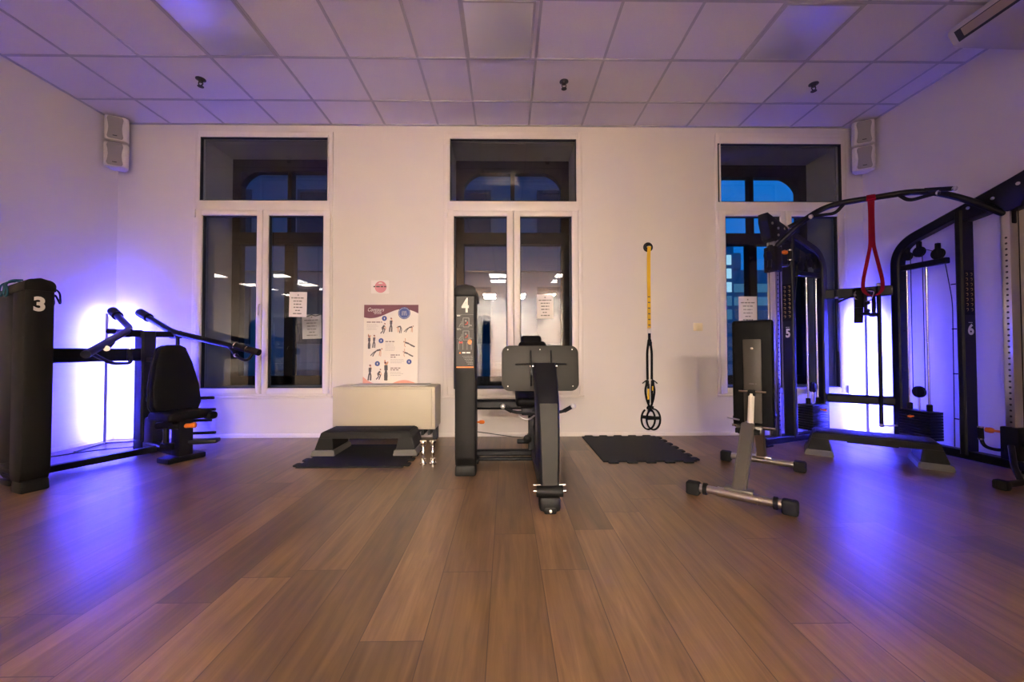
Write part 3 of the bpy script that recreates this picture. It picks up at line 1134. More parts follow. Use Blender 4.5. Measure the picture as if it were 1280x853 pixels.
mb.box((0.012, -0.022, -1.10), (0.03, 0.02, 0.05), 0.006)
for s in (-1, 1):
    mb.bar([(s * 0.008, -0.02, -1.05), (s * 0.026, -0.018, -1.20), (s * 0.024, -0.018, -1.50)], 0.026, 0.005, (1, 0, 0), 0.03, 0.001)
mb.build('black_strap', 'vinyl', t)
mb = MB()
for s in (-1, 1):
    mb.tube([(s * 0.020, -0.03, -1.50), (s * 0.055, -0.025, -1.52), (s * 0.085, -0.022, -1.545)], 0.006, 8, 0.02)
    mb.box((s * 0.03, -0.025, -1.535), (0.036, 0.02, 0.05), 0.006)
mb.build('buckle', 'black_plastic', t)
for s in (-1, 1):
    mb = MB()
    mb.bar([(s * 0.03, -0.022, -1.52), (s * 0.055, -0.022, -1.62), (s * 0.04, -0.022, -1.72), (s * 0.012, -0.026, -1.80), (-s * 0.02, -0.026, -1.86)], 0.010, 0.022, (0, 1, 0.0), 0.04, 0.002)
    mb.box((s * 0.020, -0.03, -1.66), (0.026, 0.006, 0.22), 0.002)
    mb.build('adjuster_strap', 'vinyl', t)
mb = MB()
mb.box((-0.024, -0.036, -1.665), (0.020, 0.004, 0.12), 0.001)
mb.box((0.026, -0.036, -1.60), (0.014, 0.004, 0.05), 0.001)
mb.build('yellow_label', 'yellow', t)
for s, ox in ((-1, -0.022), (1, 0.03)):
    mb = MB()
    loop = [(ox + s * 0.0, -0.03, -1.80)]
    for k in range(15):
        a = math.radians(100 - s * 0 - k * 24.5)
        loop.append((ox + 0.078 * math.cos(a), -0.03 - 0.01 * s, -1.945 + 0.118 * math.sin(a)))
    mb.bar(loop, 0.022, 0.016, (0, 1, 0), 0.02, 0.002)
    mb.build('foot_loop', 'vinyl', t)
    mb = MB()
    mb.cyl((ox - 0.066, -0.034 - 0.01 * s, -1.925 - 0.006 * s), (ox + 0.066, -0.034 - 0.01 * s, -1.930), 0.018, 14)
    mb.build('handle_grip', 'rubber', t)

# ================================================================== CORNER LED LAMPS
def corner_lamp(x, y, corner, feet, lab):
    t = thing('corner_floor_lamp', lab, 'floor lamp', (x, y, 0), 0, 'corner floor lamps')
    dvec = (V(corner) - V((x, y))).normalized()
    rot = M.Rotation(math.atan2(dvec.y, dvec.x), 4, 'Z')
    mb = MB()
    mb.box((0, 0, 0.69), (0.020, 0.024, 1.35), 0.003, rot=rot)
    mb.build('pole', 'lamp_pole', t)
    mb = MB()
    p = dvec * 0.0125
    mb.box((p.x, p.y, 0.71), (0.006, 0.018, 1.27), 0.0, rot=rot)
    mb.build('led_strip', 'led', t)
    for fx_, fy_ in feet:
        mb = MB()
        a = math.atan2(fy_ - y, fx_ - x)
        l = math.hypot(fx_ - x, fy_ - y)
        mb.box(((fx_ - x) / 2, (fy_ - y) / 2, 0.008), (l, 0.022, 0.014), 0.003, rot=M.Rotation(a, 4, 'Z'))
        mb.build('foot', 'lamp_pole', t)
    return t


corner_lamp(-4.215, 4.25, (X0, WY), ((-4.131, 3.88), (-3.92, 4.33)), 'slim blue corner lamp by the left wall behind machine three')
corner_lamp(3.965, 4.33, (X1, WY), ((3.97, 4.02), (3.70, 4.38)), 'slim blue corner lamp in the right corner behind the cable frames')
mb = MB()
mb.tube([(-4.19, 4.30, 0.006), (-3.95, 4.36, 0.006), (-3.80, 4.33, 0.006), (-3.66, 4.39, 0.006), (-3.62, 4.46, 0.05), (-3.72, 4.472, 0.14)], 0.005, 8, 0.05)
mb.box((-3.72, 4.466, 0.15), (0.05, 0.03, 0.06), 0.006)
tag(mb.build('power_cord', 'lamp_pole'), 'pale lamp cord with its plug on the wall behind machine three', 'cord')
mb = MB()
mb.tube([(-4.28, 3.55, 0.005), (-4.0, 3.95, 0.005), (-3.62, 4.15, 0.005), (-3.45, 4.22, 0.005)], 0.004, 8, 0.1)
tag(mb.build('floor_cable', 'gasket'), 'thin dark cable along the floor behind machine three', 'cord')

# ================================================================== NUMBERED STACK TOWERS (parts of machines three and four)
def tower(root, num, w=0.158):
    """front pillar, shroud, frame and weight stack; local x to the right, y to the back, origin at the front left"""
    f = lambda u, v, ww: V((ww, u, v))
    mb = MB()
    side = [(0.035, 0.075), (0.008, 0.14), (0.0, 0.26), (0.0, 1.42), (0.006, 1.44), (0.03, 1.45), (0.15, 1.44), (0.19, 1.42), (0.19, 0.16), (0.175, 0.075)]
    mb.prism(side, f, 0.0, w, 0.010)
    pil = mb.build('front_pillar', 'black_plastic', root)
    mb = MB()
    wc = w / 2 + 0.006
    arch = [(-wc, 1.392), (-wc, 1.432)] + [(-wc + 0.045 - 0.045 * math.cos(q), 1.432 + 0.042 * math.sin(q)) for q in [math.radians(18 * k) for k in range(1, 6)]]
    arch = arch + [(0.0, 1.484)] + [(-u, v) for u, v in reversed(arch)]
    mb.prism(arch, lambda u, v, ww: V((w / 2 + u, ww, v - 0.10 * max(0.0, ww - 0.05))), -0.004, 0.33, 0.006)
    mb.build('top_cap', 'black_plastic', root)
    mb = MB()
    mb.box((w / 2, 0.085, 0.042), (w + 0.004, 0.15, 0.084), 0.014, taper=(0.94, 0.9))
    mb.build('foot', 'black_plastic', root)
    mb = MB()
    sh = [(0.18, 0.20), (0.18, 1.42), (0.30, 1.42), (0.50, 1.39), (0.575, 1.36), (0.60, 1.28), (0.60, 0.24), (0.56, 0.19), (0.40, 0.17)]
    mb.prism(sh, f, 0.004, 0.016, 0.003)
    mb.build('shroud', 'shroud', root)
    mb = MB()
    mb.bar([(w - 0.05, 0.15, 0.05), (w - 0.05, 0.58, 0.05), (w - 0.05, 0.58, 1.37), (w - 0.05, 0.50, 1.42), (w - 0.05, 0.15, 1.45)], 0.045, 0.04, (1, 0, 0), 0.09)
    mb.box((w - 0.05, 0.42, 0.02), (0.10, 0.16, 0.04), 0.008)
    mb.build('rear_frame', 'black_powder', root)
    mb = MB()
    for k in range(14):
        mb.box((w / 2, 0.355, 0.12 + 0.030 * k), (0.10, 0.22, 0.026), 0.003)
    mb.build('weight_stack', 'black_powder', root)
    for v in (0.28, 0.43):
        mb = MB()
        mb.cyl((w / 2, v, 0.08), (w / 2, v, 1.43), 0.010, 12)
        mb.build('guide_rod', 'steel', root)
    mb = MB()
    mb.cyl((w / 2 + 0.05, 0.33, 0.36), (w + 0.012, 0.33, 0.36), 0.008, 10)
    mb.lathe([(0.012, 0), (0.016, 0.01), (0.016, 0.035), (0.008, 0.045)], (w + 0.008, 0.33, 0.36), (1, 0, 0), 14)
    mb.build('selector_pin', 'orange', root)['label'] = 'orange selector pin'
    return pil


M4 = thing('leg_press_machine', 'black leg press machine marked 4 before the middle window', 'exercise machine', (-0.398, 3.065, 0), 0)
pil = tower(M4, '4')
fd = lambda k=0: Decal(face_mx((0.079, -0.0012 - 0.0006 * k, 0), (1, 0, 0), (0, -1, 0)))
d = fd()
d.rect(-0.066, 0.84, 0.066, 1.385)
d.build('face_panel', 'panel_dark', pil)
d = fd(1)
d.text('4', 0.002, 1.312, 0.150, 0.0045, 0, 0, 0.72)
d.build('number', 'white_print', pil)
d = fd(1)
d.rect(-0.066, 0.836, 0.066, 0.845)
d.poly([(-0.046, 0.945), (-0.030, 0.945), (-0.038, 0.960)])
d.disc(0.036, 1.035, 0.016, ry=0.020)
d.build('orange_print', 'orange', pil)
d = fd(1)
for zc in (1.165, 1.055 + 0.0):
    pass
for zc in (1.185, 1.085 + 0.0):
    d.line([(-0.015, zc - 0.035), (-0.015, zc + 0.035), (0.030, zc + 0.035), (0.030, zc - 0.035), (-0.015, zc - 0.035)], 0.006)
    d.line([(-0.046, zc - 0.035), (-0.036, zc - 0.012), (-0.022, zc - 0.006)], 0.005)
    d.line([(-0.030, zc - 0.034), (-0.026, zc + 0.012)], 0.004)
    d.line([(0.034, zc - 0.02), (0.052, zc - 0.024)], 0.008)
    d.disc(0.006, zc + 0.012, 0.008)
for x in (-0.032, 0.032):
    d.disc(x, 1.008 + 0.035, 0.0, n=4)
    d.line([(x - 0.016, 0.975), (x - 0.016, 1.03), (x, 1.055), (x + 0.016, 1.03), (x + 0.016, 0.975)], 0.004)
for z in (1.138, 1.032 + 0.098, 1.128 + 0.113):
    d.words(-0.062, -0.03, z, 0.006)
for q in range(6):
    d.words(-0.02 + 0.008 * q, 0.058, 0.925 - 0.012 * q, 0.004)
d.rect(-0.064, 1.010 + 0.235, 0.064, 1.012 + 0.235)
d.rect(-0.064, 1.134, 0.064, 1.1355)
d.rect(-0.064, 1.062, 0.064, 1.0635)
d.build('diagram_print', 'grey_print', pil)
d = fd(2)
for zc in (1.185, 1.085):
    d.line([(0.0, zc - 0.015), (0.018, zc - 0.012), (0.018, zc + 0.006)], 0.006)
d.poly([(-0.048, 1.04), (-0.040, 1.02), (-0.032, 1.03), (-0.024, 1.02), (-0.016, 1.04), (-0.032, 1.035)])
d.build('red_print', 'red_print', pil)
d = fd(1)
d.words(-0.022, 0.044, 0.952, 0.010)
d.words(-0.062, -0.03, 1.238, 0.008)
d.build('caption_print', 'white_print', pil)

# leg press body (world coordinates)
B4 = lambda mb, n, m, p=M4: mb.build(n, m, p, True)
XC = 0.258
mb = MB()
mb.bar([(-0.26, 3.50, 0.495), (0.22, 3.50, 0.495)], 0.06, 0.088, (0, 1, 0), 0, 0.02)
B4(mb, 'link_arm', 'black_powder')
mb = MB()
mb.bar([(-0.27, 3.50, 0.075), (0.25, 3.50, 0.075)], 0.05, 0.055, (0, 1, 0), 0, 0.012)
mb.cyl((-0.27, 3.46, 0.03), (0.25, 3.46, 0.03), 0.016)
B4(mb, 'floor_beam', 'black_powder')
mb = MB()
mb.bar([(XC, 2.44, 0.065), (XC, 4.18, 0.065)], 0.085, 0.075, (1, 0, 0), 0, 0.012)
mb.box((XC, 4.16, 0.02), (0.30, 0.07, 0.04), 0.01)
B4(mb, 'base_rail', 'black_powder')
mb = MB()
mb.bar([(XC, 2.85, 0.16), (XC, 3.5, 0.28), (XC, 4.12, 0.46)], 0.055, 0.06, (1, 0, 0), 0.1)
mb.bar([(XC, 4.12, 0.06), (XC, 4.12, 0.48)], 0.07, 0.07, (1, 0, 0))
B4(mb, 'seat_rail', 'black_powder')
# curved front column that carries the foot plate
b = bmesh.new()
fr = [(2.405, 0.125), (2.402, 0.30), (2.425, 0.48), (2.475, 0.64), (2.56, 0.76), (2.70, 0.885)]
bk = [(2.76, 0.16), (2.735, 0.30), (2.70, 0.46), (2.70, 0.60), (2.72, 0.70), (2.765, 0.86)]
rings = []
for (y0, z0), (y1, z1) in zip(fr, bk):
    hwf = (0.105 + 0.045 * z0 / 0.9) / 2
    hwb = hwf * 1.0
    c = 0.012
    rings.append([(XC + 0.002 - hwf + c, y0, z0), (XC + 0.002 + hwf - c, y0, z0), (XC + 0.002 + hwf, y0 + c, z0), (XC + hwb, y1 - c, z1), (XC + hwb - c, y1, z1), (XC - hwb + c, y1, z1), (XC - hwb, y1 - c, z1), (XC + 0.002 - hwf, y0 + c, z0)])
mb = MB()
mb.rings([[V(p) for p in r] for r in rings])
colm = mb.build('front_column', 'black_powder', M4, True, 60)
mb = MB()
rr = []
for (y0, z0) in fr[:4]:
    hwf = (0.105 + 0.045 * z0 / 0.9) / 2 - 0.014
    rr.append([(XC + 0.002 - hwf, y0 - 0.004, z0), (XC + 0.002 + hwf, y0 - 0.004, z0), (XC + 0.002 + hwf, y0 + 0.006, z0), (XC + 0.002 - hwf, y0 + 0.006, z0)])
mb.rings([[V(p) for p in r] for r in rr])
mb.build('column_cover', 'plate_grey', colm, True, 60)
mb = MB()
mb.cyl((XC - 0.078, 2.405, 0.125), (XC + 0.078, 2.405, 0.125), 0.034, 24)
mb.box((XC, 2.42, 0.055), (0.128, 0.11, 0.09), 0.022)
mb.box((XC, 2.385, 0.022), (0.075, 0.05, 0.044), 0.012)
B4(mb, 'front_foot', 'black_plastic')
for s in (-1, 1):
    mb = MB()
    mb.cyl((XC + s * 0.074, 2.405, 0.125), (XC + s * 0.098, 2.405, 0.125), 0.009, 10)
    B4(mb, 'bolt', 'chrome')
    mb = MB()
    mb.cyl((XC + s * 0.055, 2.425, 0.155), (XC + s * 0.098, 2.425, 0.155), 0.007, 10)
    B4(mb, 'bolt', 'chrome')
mb = MB()
mb.lathe([(0.009, 0), (0.009, 0.008), (0.004, 0.01)], (XC, 2.36, 0.022), (0, -1, 0), 12)
B4(mb, 'bolt', 'steel')
# foot plate
mb = MB()
pw, ph, pr = 0.268, 0.158, 0.055
poly = []
for cx_, cz_, a0 in ((pw - pr, ph - pr, 0), (-pw + pr, ph - pr, 90), (-pw + pr, -ph + pr, 180), (pw - pr, -ph + pr, 270)):
    for k in range(8):
        a = math.radians(a0 + 90 * k / 7)
        poly.append((cx_ + pr * math.cos(a), cz_ + pr * math.sin(a)))
PT = M.Translation((0.234, 2.775, 0.845)) @ M.Rotation(math.radians(-6), 4, 'X')
mb.prism(poly, lambda u, v, w: PT @ V((u, w, v)), -0.012, 0.014, 0.004)
fp = mb.build('foot_plate', 'plate_grey', M4, True)
for x in (-0.065, 0.075):
    mb = MB()
    mb.prism([(-0.012, 0.125), (-0.075, 0.03), (-0.075, -0.05), (-0.012, -0.125)], lambda u, v, w: PT @ V((w, u, v)), x - 0.005, x + 0.005, 0.0)
    mb.build('stiffening_rib', 'black_powder', fp, True)
for tip, root_ in ((-0.175, -0.06), (0.185, 0.07)):
    mb = MB()
    mb.prism([(tip, -0.012), (root_, -0.012), (root_, -0.075)], lambda u, v, w: PT @ V((u, v, w)), 0.022, 0.032, 0.0)
    mb.build('stiffening_rib', 'black_powder', fp, True)
mb = MB()
mb.cyl(PT @ V((-0.075, -0.062, 0.010)), PT @ V((0.112, -0.062, 0.010)), 0.008, 12)
mb.build('axle', 'chrome', fp, True)
for x in (-0.225, 0.0, 0.225):
    for z in (-0.125, 0.13):
        if x == 0 and z < 0:
            continue
        mb = MB()
        mb.lathe([(0.0045, 0), (0.0045, 0.002), (0.002, 0.003)], PT @ V((x, -0.012, z)), (0, -1, 0), 10)
        mb.build('screw', 'steel', fp, True)
# seat
mb = MB()
mb.box((XC, 3.52, 0.555), (0.36, 0.36, 0.085), 0.035, rot=M.Rotation(math.radians(10), 4, 'X'), seg=4)
B4(mb, 'seat', 'vinyl')
mb = MB()
mb.box((XC, 3.86, 0.80), (0.34, 0.085, 0.56), 0.035, rot=M.Rotation(math.radians(-28), 4, 'X'), seg=4, taper=(0.8, 1))
B4(mb, 'backrest', 'vinyl')
mb = MB()
mb.box((XC - 0.01, 3.99, 1.045), (0.205, 0.08, 0.14), 0.03, rot=M.Rotation(math.radians(-22), 4, 'X'), seg=4)
B4(mb, 'headrest', 'vinyl')
mb = MB()
mb.box((XC, 3.62, 0.45), (0.10, 0.34, 0.14), 0.012)
mb.bar([(XC, 3.72, 0.42), (XC, 3.98, 0.94)], 0.06, 0.05, (1, 0, 0))
mb.bar([(0.215, 3.52, 0.06), (0.215, 3.52, 0.50)], 0.05, 0.07, (1, 0, 0))
B4(mb, 'seat_frame', 'black_powder')
mb = MB()
mb.tube([(XC - 0.275, 3.28, 0.50), (XC - 0.20, 3.30, 0.455), (XC + 0.20, 3.30, 0.455), (XC + 0.275, 3.28, 0.50)], 0.013, 12, 0.05)
mb.box((XC - 0.09, 3.32, 0.46), (0.09, 0.06, 0.06), 0.01)
hb = B4(mb, 'hand_bar', 'black_powder')
for s in (-1, 1):
    mb = MB()
    mb.cyl((XC + s * 0.218, 3.297, 0.466), (XC + s * 0.278, 3.279, 0.502), 0.017, 14)
    g = mb.build('hand_grip', 'rubber', hb, True)
    mb = MB()
    mb.ball((XC + s * 0.288, 3.274, 0.509), 0.021)
    mb.build('end_cap', 'bright_steel', hb, True)
mb = MB()
mb.tube([(0.10, 3.30, 0.44), (0.13, 3.28, 0.405), (0.19, 3.28, 0.40), (0.23, 3.30, 0.43)], 0.008, 10, 0.03)
B4(mb, 'release_hook', 'steel')
mb = MB()
mb.tube([(-0.26, 3.46, 0.265), (0.16, 3.46, 0.205)], 0.0035, 8)
B4(mb, 'cable', 'gasket')
mb = MB()
mb.lathe([(0.03, 0), (0.036, 0.004), (0.036, 0.02), (0.03, 0.024)], (0.18, 3.47, 0.20), (0, -1, 0))
B4(mb, 'pulley', 'black_plastic')

# ------------------------------------------------------------------ machine three
TH3 = math.radians(67)
P3 = (-3.275, 2.745)
M3 = thing('shoulder_press_machine', 'black shoulder press machine marked 3 by the left wall', 'exercise machine', (P3[0], P3[1], 0), TH3)
pil = tower(M3, '3', 0.142)
d = Decal(face_mx((0.071, -0.0015, 0), (1, 0, 0), (0, -1, 0)))
d.text('3', -0.004, 1.295, 0.132, 0.0055, 0, 0, 0.95)
d.build('number', 'white_print', pil)
B3 = lambda mb, n, m, p=M3: mb.build(n, m, p, True)
u3, v3 = V((math.cos(TH3), math.sin(TH3), 0)), V((-math.sin(TH3), math.cos(TH3), 0))
O3 = V((P3[0], P3[1], 0))
W3 = lambda a, b, z: O3 + u3 * a + v3 * b + V((0, 0, z))      # a to the right, b to the back
# tie beams from the tower to the press
mb = MB()
mb.bar([W3(0.10, 0.42, 0.055), W3(1.02, 0.42, 0.055)], 0.06, 0.055, v3, 0, 0.008)
B3(mb, 'floor_beam', 'black_powder')
PO = V((-3.585, 4.0, 0))
mb = MB()
mb.bar([W3(0.12, 0.55, 0.935), V((PO.x, PO.y, 0.935))], 0.055, 0.12, (PO - W3(0.12, 0.55, 0)).cross(V((0, 0, 1))), 0, 0.01)
B3(mb, 'upper_beam', 'black_powder')
n3 = -v3
mb = MB()
q = PO + n3 * 0.0
mb.bar([q + V((0, 0, 0.10)), q + V((0, 0, 1.165))], 0.115, 0.15, n3.cross(V((0, 0, 1))), 0, 0.015)
mb.box(q + V((0, 0, 0.05)), (0.11, 0.15, 0.10), 0.01, rot=M.Rotation(TH3, 4, 'Z'))
B3(mb, 'upright', 'black_powder')
mb = MB()
mb.bar([PO + n3 * 0.05 + V((0, 0, 0.06)), V((-2.885, 3.60, 0.06))], 0.085, 0.06, n3.cross(V((0, 0, 1))), 0, 0.01)
B3(mb, 'base_beam', 'black_powder')
SP = V((-2.89, 3.60, 0))
mb = MB()
mb.box(SP + V((0, 0, 0.025)), (0.17, 0.30, 0.05), 0.012, rot=M.Rotation(TH3 - math.pi / 2, 4, 'Z'))
mb.box(SP + V((0, 0, 0.20)), (0.11, 0.13, 0.36), 0.012, rot=M.Rotation(TH3, 4, 'Z'))
mb.tube([SP + V((-0.10, -0.05, 0.12)), SP + V((-0.10, -0.05, 0.36))], 0.022, 12)
mb.tube([SP + V((-0.12, -0.06, 0.135)), SP + V((-0.03, -0.06, 0.135))], 0.03, 12)
mb.tube([SP + V((-0.17, -0.06, 0.31)), SP + V((-0.02, -0.05, 0.33))], 0.032, 12)
mb.box(SP + V((0.16, 0.05, 0.155)), (0.22, 0.10, 0.035), 0.01, rot=M.Rotation(math.radians(14), 4, 'Z'))
B3(mb, 'seat_post', 'black_powder')
mb = MB()
mb.lathe([(0.016, 0), (0.02, 0.015), (0.02, 0.07), (0.024, 0.085), (0.024, 0.11), (0.008, 0.12)], SP + V((0.02, -0.03, 0.305)), (0.96, 0.10, 0.06), 16)
B3(mb, 'seat_lever', 'orange')['label'] = 'orange adjusting lever'
mb = MB()
mb.box(SP + V((-0.02, -0.05, 0.308)), (0.09, 0.06, 0.05), 0.012)
B3(mb, 'lever_housing', 'black_plastic')
# seat cushion and backrest
rotn = M((-u3, n3, V((0, 0, 1)))).transposed().to_4x4()
rotn = M.Rotation(TH3 + math.pi, 4, 'Z')
# local axes of rotn: x = -u3, y = -v3 = forward
mb = MB()
mb.box(SP + v3 * 0.02 + V((0.0, 0, 0.402)), (0.36, 0.34, 0.075), 0.03, rot=rotn, seg=4, taper=(0.95, 0.95))
mb.box(SP - v3 * 0.12 + u3 * 0.16 + V((0, 0, 0.38)), (0.09, 0.10, 0.07), 0.03, rot=rotn, seg=4)
B3(mb, 'seat', 'vinyl')
BR = SP + v3 * 0.14 + u3 * 0.03
outl = [(-0.10, 0.60), (-0.055, 0.625), (0.055, 0.625), (0.10, 0.60), (0.145, 0.46), (0.185, 0.25), (0.192, 0.08), (0.165, 0.015), (0.10, 0.0), (-0.10, 0.0), (-0.165, 0.015), (-0.192, 0.08), (-0.185, 0.25), (-0.145, 0.46)]
tilt = math.radians(9)
BT = M.Translation(BR + V((0, 0, 0.405))) @ rotn @ M.Rotation(tilt, 4, 'X')
mb = MB()
mb.prism(outl, lambda u, v, w: BT @ V((u, w, v)), -0.035, 0.04, 0.018)
br = B3(mb, 'backrest', 'vinyl')
mb = MB()
mb.prism([(u * 1.03, v * 1.012 - 0.004) for u, v in outl], lambda u, v, w: BT @ V((u, w, v)), -0.048, -0.030, 0.004)
mb.build('back_shell', 'black_plastic', br, True)
mb = MB()
mb.bar([PO + V((0, 0, 0.88)) + n3 * 0.05, BR + v3 * 0.10 + V((0, 0, 0.90))], 0.05, 0.04, u3)
mb.bar([PO + V((0, 0, 0.50)) + n3 * 0.05, BR + v3 * 0.05 + V((0, 0, 0.40))], 0.05, 0.04, u3)
mb.bar([BR + v3 * 0.05 + V((0, 0, 0.36)), BR + v3 * 0.155 + V((0, 0, 0.98))], 0.06, 0.03, u3)
mb.box(PO + n3 * 0.16 + V((0, 0, 0.20)), (0.10, 0.16, 0.26), 0.03, rot=M.Rotation(TH3, 4, 'Z'))
B3(mb, 'seat_bracket', 'black_powder')
# cross head and press arms
mb = MB()
mb.bar([PO - u3 * 0.16 + V((0, 0, 1.135)), PO + u3 * 0.26 + V((0, 0, 1.14))], 0.06, 0.06, v3, 0, 0.01)
for s in (-0.16, 0.26):
    mb.cyl(PO + u3 * s - v3 * 0.06 + V((0, 0, 1.14)), PO + u3 * s + v3 * 0.07 + V((0, 0, 1.14)), 0.042, 18)
B3(mb, 'cross_head', 'black_powder')
ARMS = [
    # rear end, bend, front end
    ((-4.055, 4.165, 1.365), (-3.66, 3.92, 1.185), (-3.20, 3.07, 0.945)),
    ((-3.94, 4.36, 1.365), (-3.49, 4.20, 1.165), (-2.52, 4.09, 0.950)),
]
for k, (a, b_, c) in enumerate(ARMS):
    a, b_, c = V(a), V(b_), V(c)
    mb = MB()
    mb.tube([a, b_, c], 0.030, 18, 0.10)
    arm = B3(mb, 'press_arm', 'black_powder')
    mb = MB()
    dd = (b_ - a).normalized()
    mb.lathe([(0.02, -0.08), (0.044, -0.075), (0.046, 0.0), (0.040, 0.05), (0.040, 0.06), (0.030, 0.065)], a + dd * 0.02, dd, 20)
    mb.lathe([(0.046, 0.075), (0.046, 0.105), (0.03, 0.11)], a + dd * 0.0, dd, 20)
    mb.build('stop_pad', 'rubber', arm, True)
    dirv = (c - b_).normalized()
    ln = (c - b_).length
    inn = V((0, 0, 1)).cross(dirv).normalized() * (1 if k == 1 else -1)
    inn = -inn
    # hand grips: one along the arm, one on a hanging loop
    mb = MB()
    st = b_ + dirv * ln * 0.62
    if k == 0:
        L0, L1 = b_ + dirv * ln * 0.93, V((-3.42, 3.66, 0.935))
        pth = [L0, L0.lerp(L1, 0.45) + V((0.02, 0, -0.085)), L1 + V((0.02, 0.0, -0.075)), L1 + V((0, 0, 0.02))]
    else:
        L0, L1 = b_ + dirv * ln * 0.66, c - dirv * 0.06
        pth = [L0, L0 + dirv * 0.12 + V((0, -0.04, -0.09)), L0 + dirv * 0.24 + V((0, -0.04, -0.115)), L1]
    mb.tube(pth, 0.014, 12, 0.08)
    loop = mb.build('grip_loop', 'black_powder', arm, True)
    mb = MB()
    if k == 0:
        mb.cyl(L1 + V((0, 0, -0.05)), L1 + V((0.0, 0.0, 0.055)), 0.020, 14)
        ends = [L1 + V((0, 0, -0.052)), L1 + V((0, 0, 0.057))]
        e_ax = V((0, 0, 1))
    else:
        p0, p1 = pth[0].lerp(pth[1], 0.1), pth[0].lerp(pth[1], 0.85)
        mb.cyl(p0, p1, 0.019, 14)
        ends = [p0, p1]
        e_ax = (p1 - p0).normalized()
    mb.build('hand_grip', 'rubber', loop, True)
    mb = MB()
    for e_ in ends:
        mb.cyl(e_ - e_ax * 0.006, e_ + e_ax * 0.006, 0.0215, 14)
    mb.build('grip_ring', 'chrome', loop, True)
    mb = MB()
    if k == 0:
        g0 = b_ + dirv * ln * 0.72 + V((0.03, 0.02, -0.02))
        g1 = V((-3.62, 3.70, 1.05))
    else:
        g0 = b_ + dirv * ln * 0.74 + V((0, -0.01, 0.012))
        g1 = c
    mb.cyl(g0, g1, 0.0345 if k else 0.021, 16)
    gg = mb.build('hand_grip', 'rubber', arm, True)
    mb = MB()
    ax = (g1 - g0).normalized()
    mb.cyl(g0 - ax * 0.005, g0 + ax * 0.005, 0.038 if k else 0.0222, 16)
    if k == 0:
        mb.cyl(g1 - ax * 0.004, g1 + ax * 0.008, 0.022, 16)
    else:
        mid_ = g0.lerp(g1, 0.5)
        mb.cyl(mid_ - ax * 0.005, mid_ + ax * 0.005, 0.037, 16)
    mb.build('grip_ring', 'chrome', arm, True)
mb = MB()
mb.cyl((-3.425, 4.19, 1.00), (-3.425, 4.19, 1.135), 0.017, 12)
mb.ball((-3.425, 4.19, 1.14), 0.022)
B3(mb, 'arm_link', 'black_powder')
mb = MB()
mb.cyl((-3.93, 3.98, 1.165), (-3.62, 3.99, 1.15), 0.028, 14)
B3(mb, 'counter_pin', 'black_powder')
# wall side weight pegs seen right of the seat
mb = MB()
for z, x in ((0.50, -2.92), (0.385, -2.905), (0.28, -2.94), (0.155, -2.90)):
    mb.cyl((-3.14, 3.98, z), (x, 4.02, z), 0.014, 12)
mb.bar([(-3.14, 3.98, 0.06), (-3.14, 3.98, 0.54)], 0.05, 0.05, (1, 0, 0))
mb.box((-3.28, 3.97, 0.04), (0.34, 0.08, 0.06), 0.01)
B3(mb, 'peg_rack', 'black_powder')

# resistance band and strap on machine three
mb = MB()
top = W3(0.02, 0.19, 1.475)
def BP(a, b, z):
    return W3(a, b, z)
mb.tube([BP(0.05, 0.20, 1.478), BP(0.0, 0.22, 1.474), BP(-0.018, 0.24, 1.44), BP(-0.018, 0.27, 1.375), BP(-0.018, 0.24, 1.35), BP(-0.018, 0.20, 1.37), BP(-0.018, 0.22, 1.43), BP(-0.016, 0.26, 1.452), BP(0.02, 0.27, 1.472), BP(0.06, 0.26, 1.472)], 0.0055, 10, 0.03)
mb.tube([BP(0.03, 0.30, 1.468), BP(-0.018, 0.31, 1.45), BP(-0.02, 0.34, 1.38), BP(-0.02, 0.30, 1.355), BP(-0.022, 0.25, 1.40), BP(-0.018, 0.27, 1.455), BP(0.04, 0.29, 1.470)], 0.0055, 10, 0.03)
tag(mb.build('resistance_band', 'teal'), 'teal elastic band looped over the top of machine three', 'resistance band')
mb = MB()
mb.tube([BP(0.158, 0.10, 1.43), BP(0.168, 0.12, 1.41), BP(0.19, 0.15, 1.32), BP(0.17, 0.13, 1.30), BP(0.168, 0.09, 1.39), BP(0.19, 0.11, 1.36), BP(0.225, 0.16, 1.315), BP(0.21, 0.13, 1.41), BP(0.158, 0.10, 1.435)], 0.006, 10, 0.03)
tag(mb.build('tube_strap', 'black_plastic'), 'dark looped strap hanging on the window side of machine three', 'strap')

# ================================================================== CABLE TRAINER FRAMES FIVE AND SIX
S1, S2 = 0.532, 0.775
F5 = ((3.455, 4.313), math.radians(201.559))
F6 = ((3.943, 3.936), math.radians(276.905))
Z0, MS = 2.045, 0.335


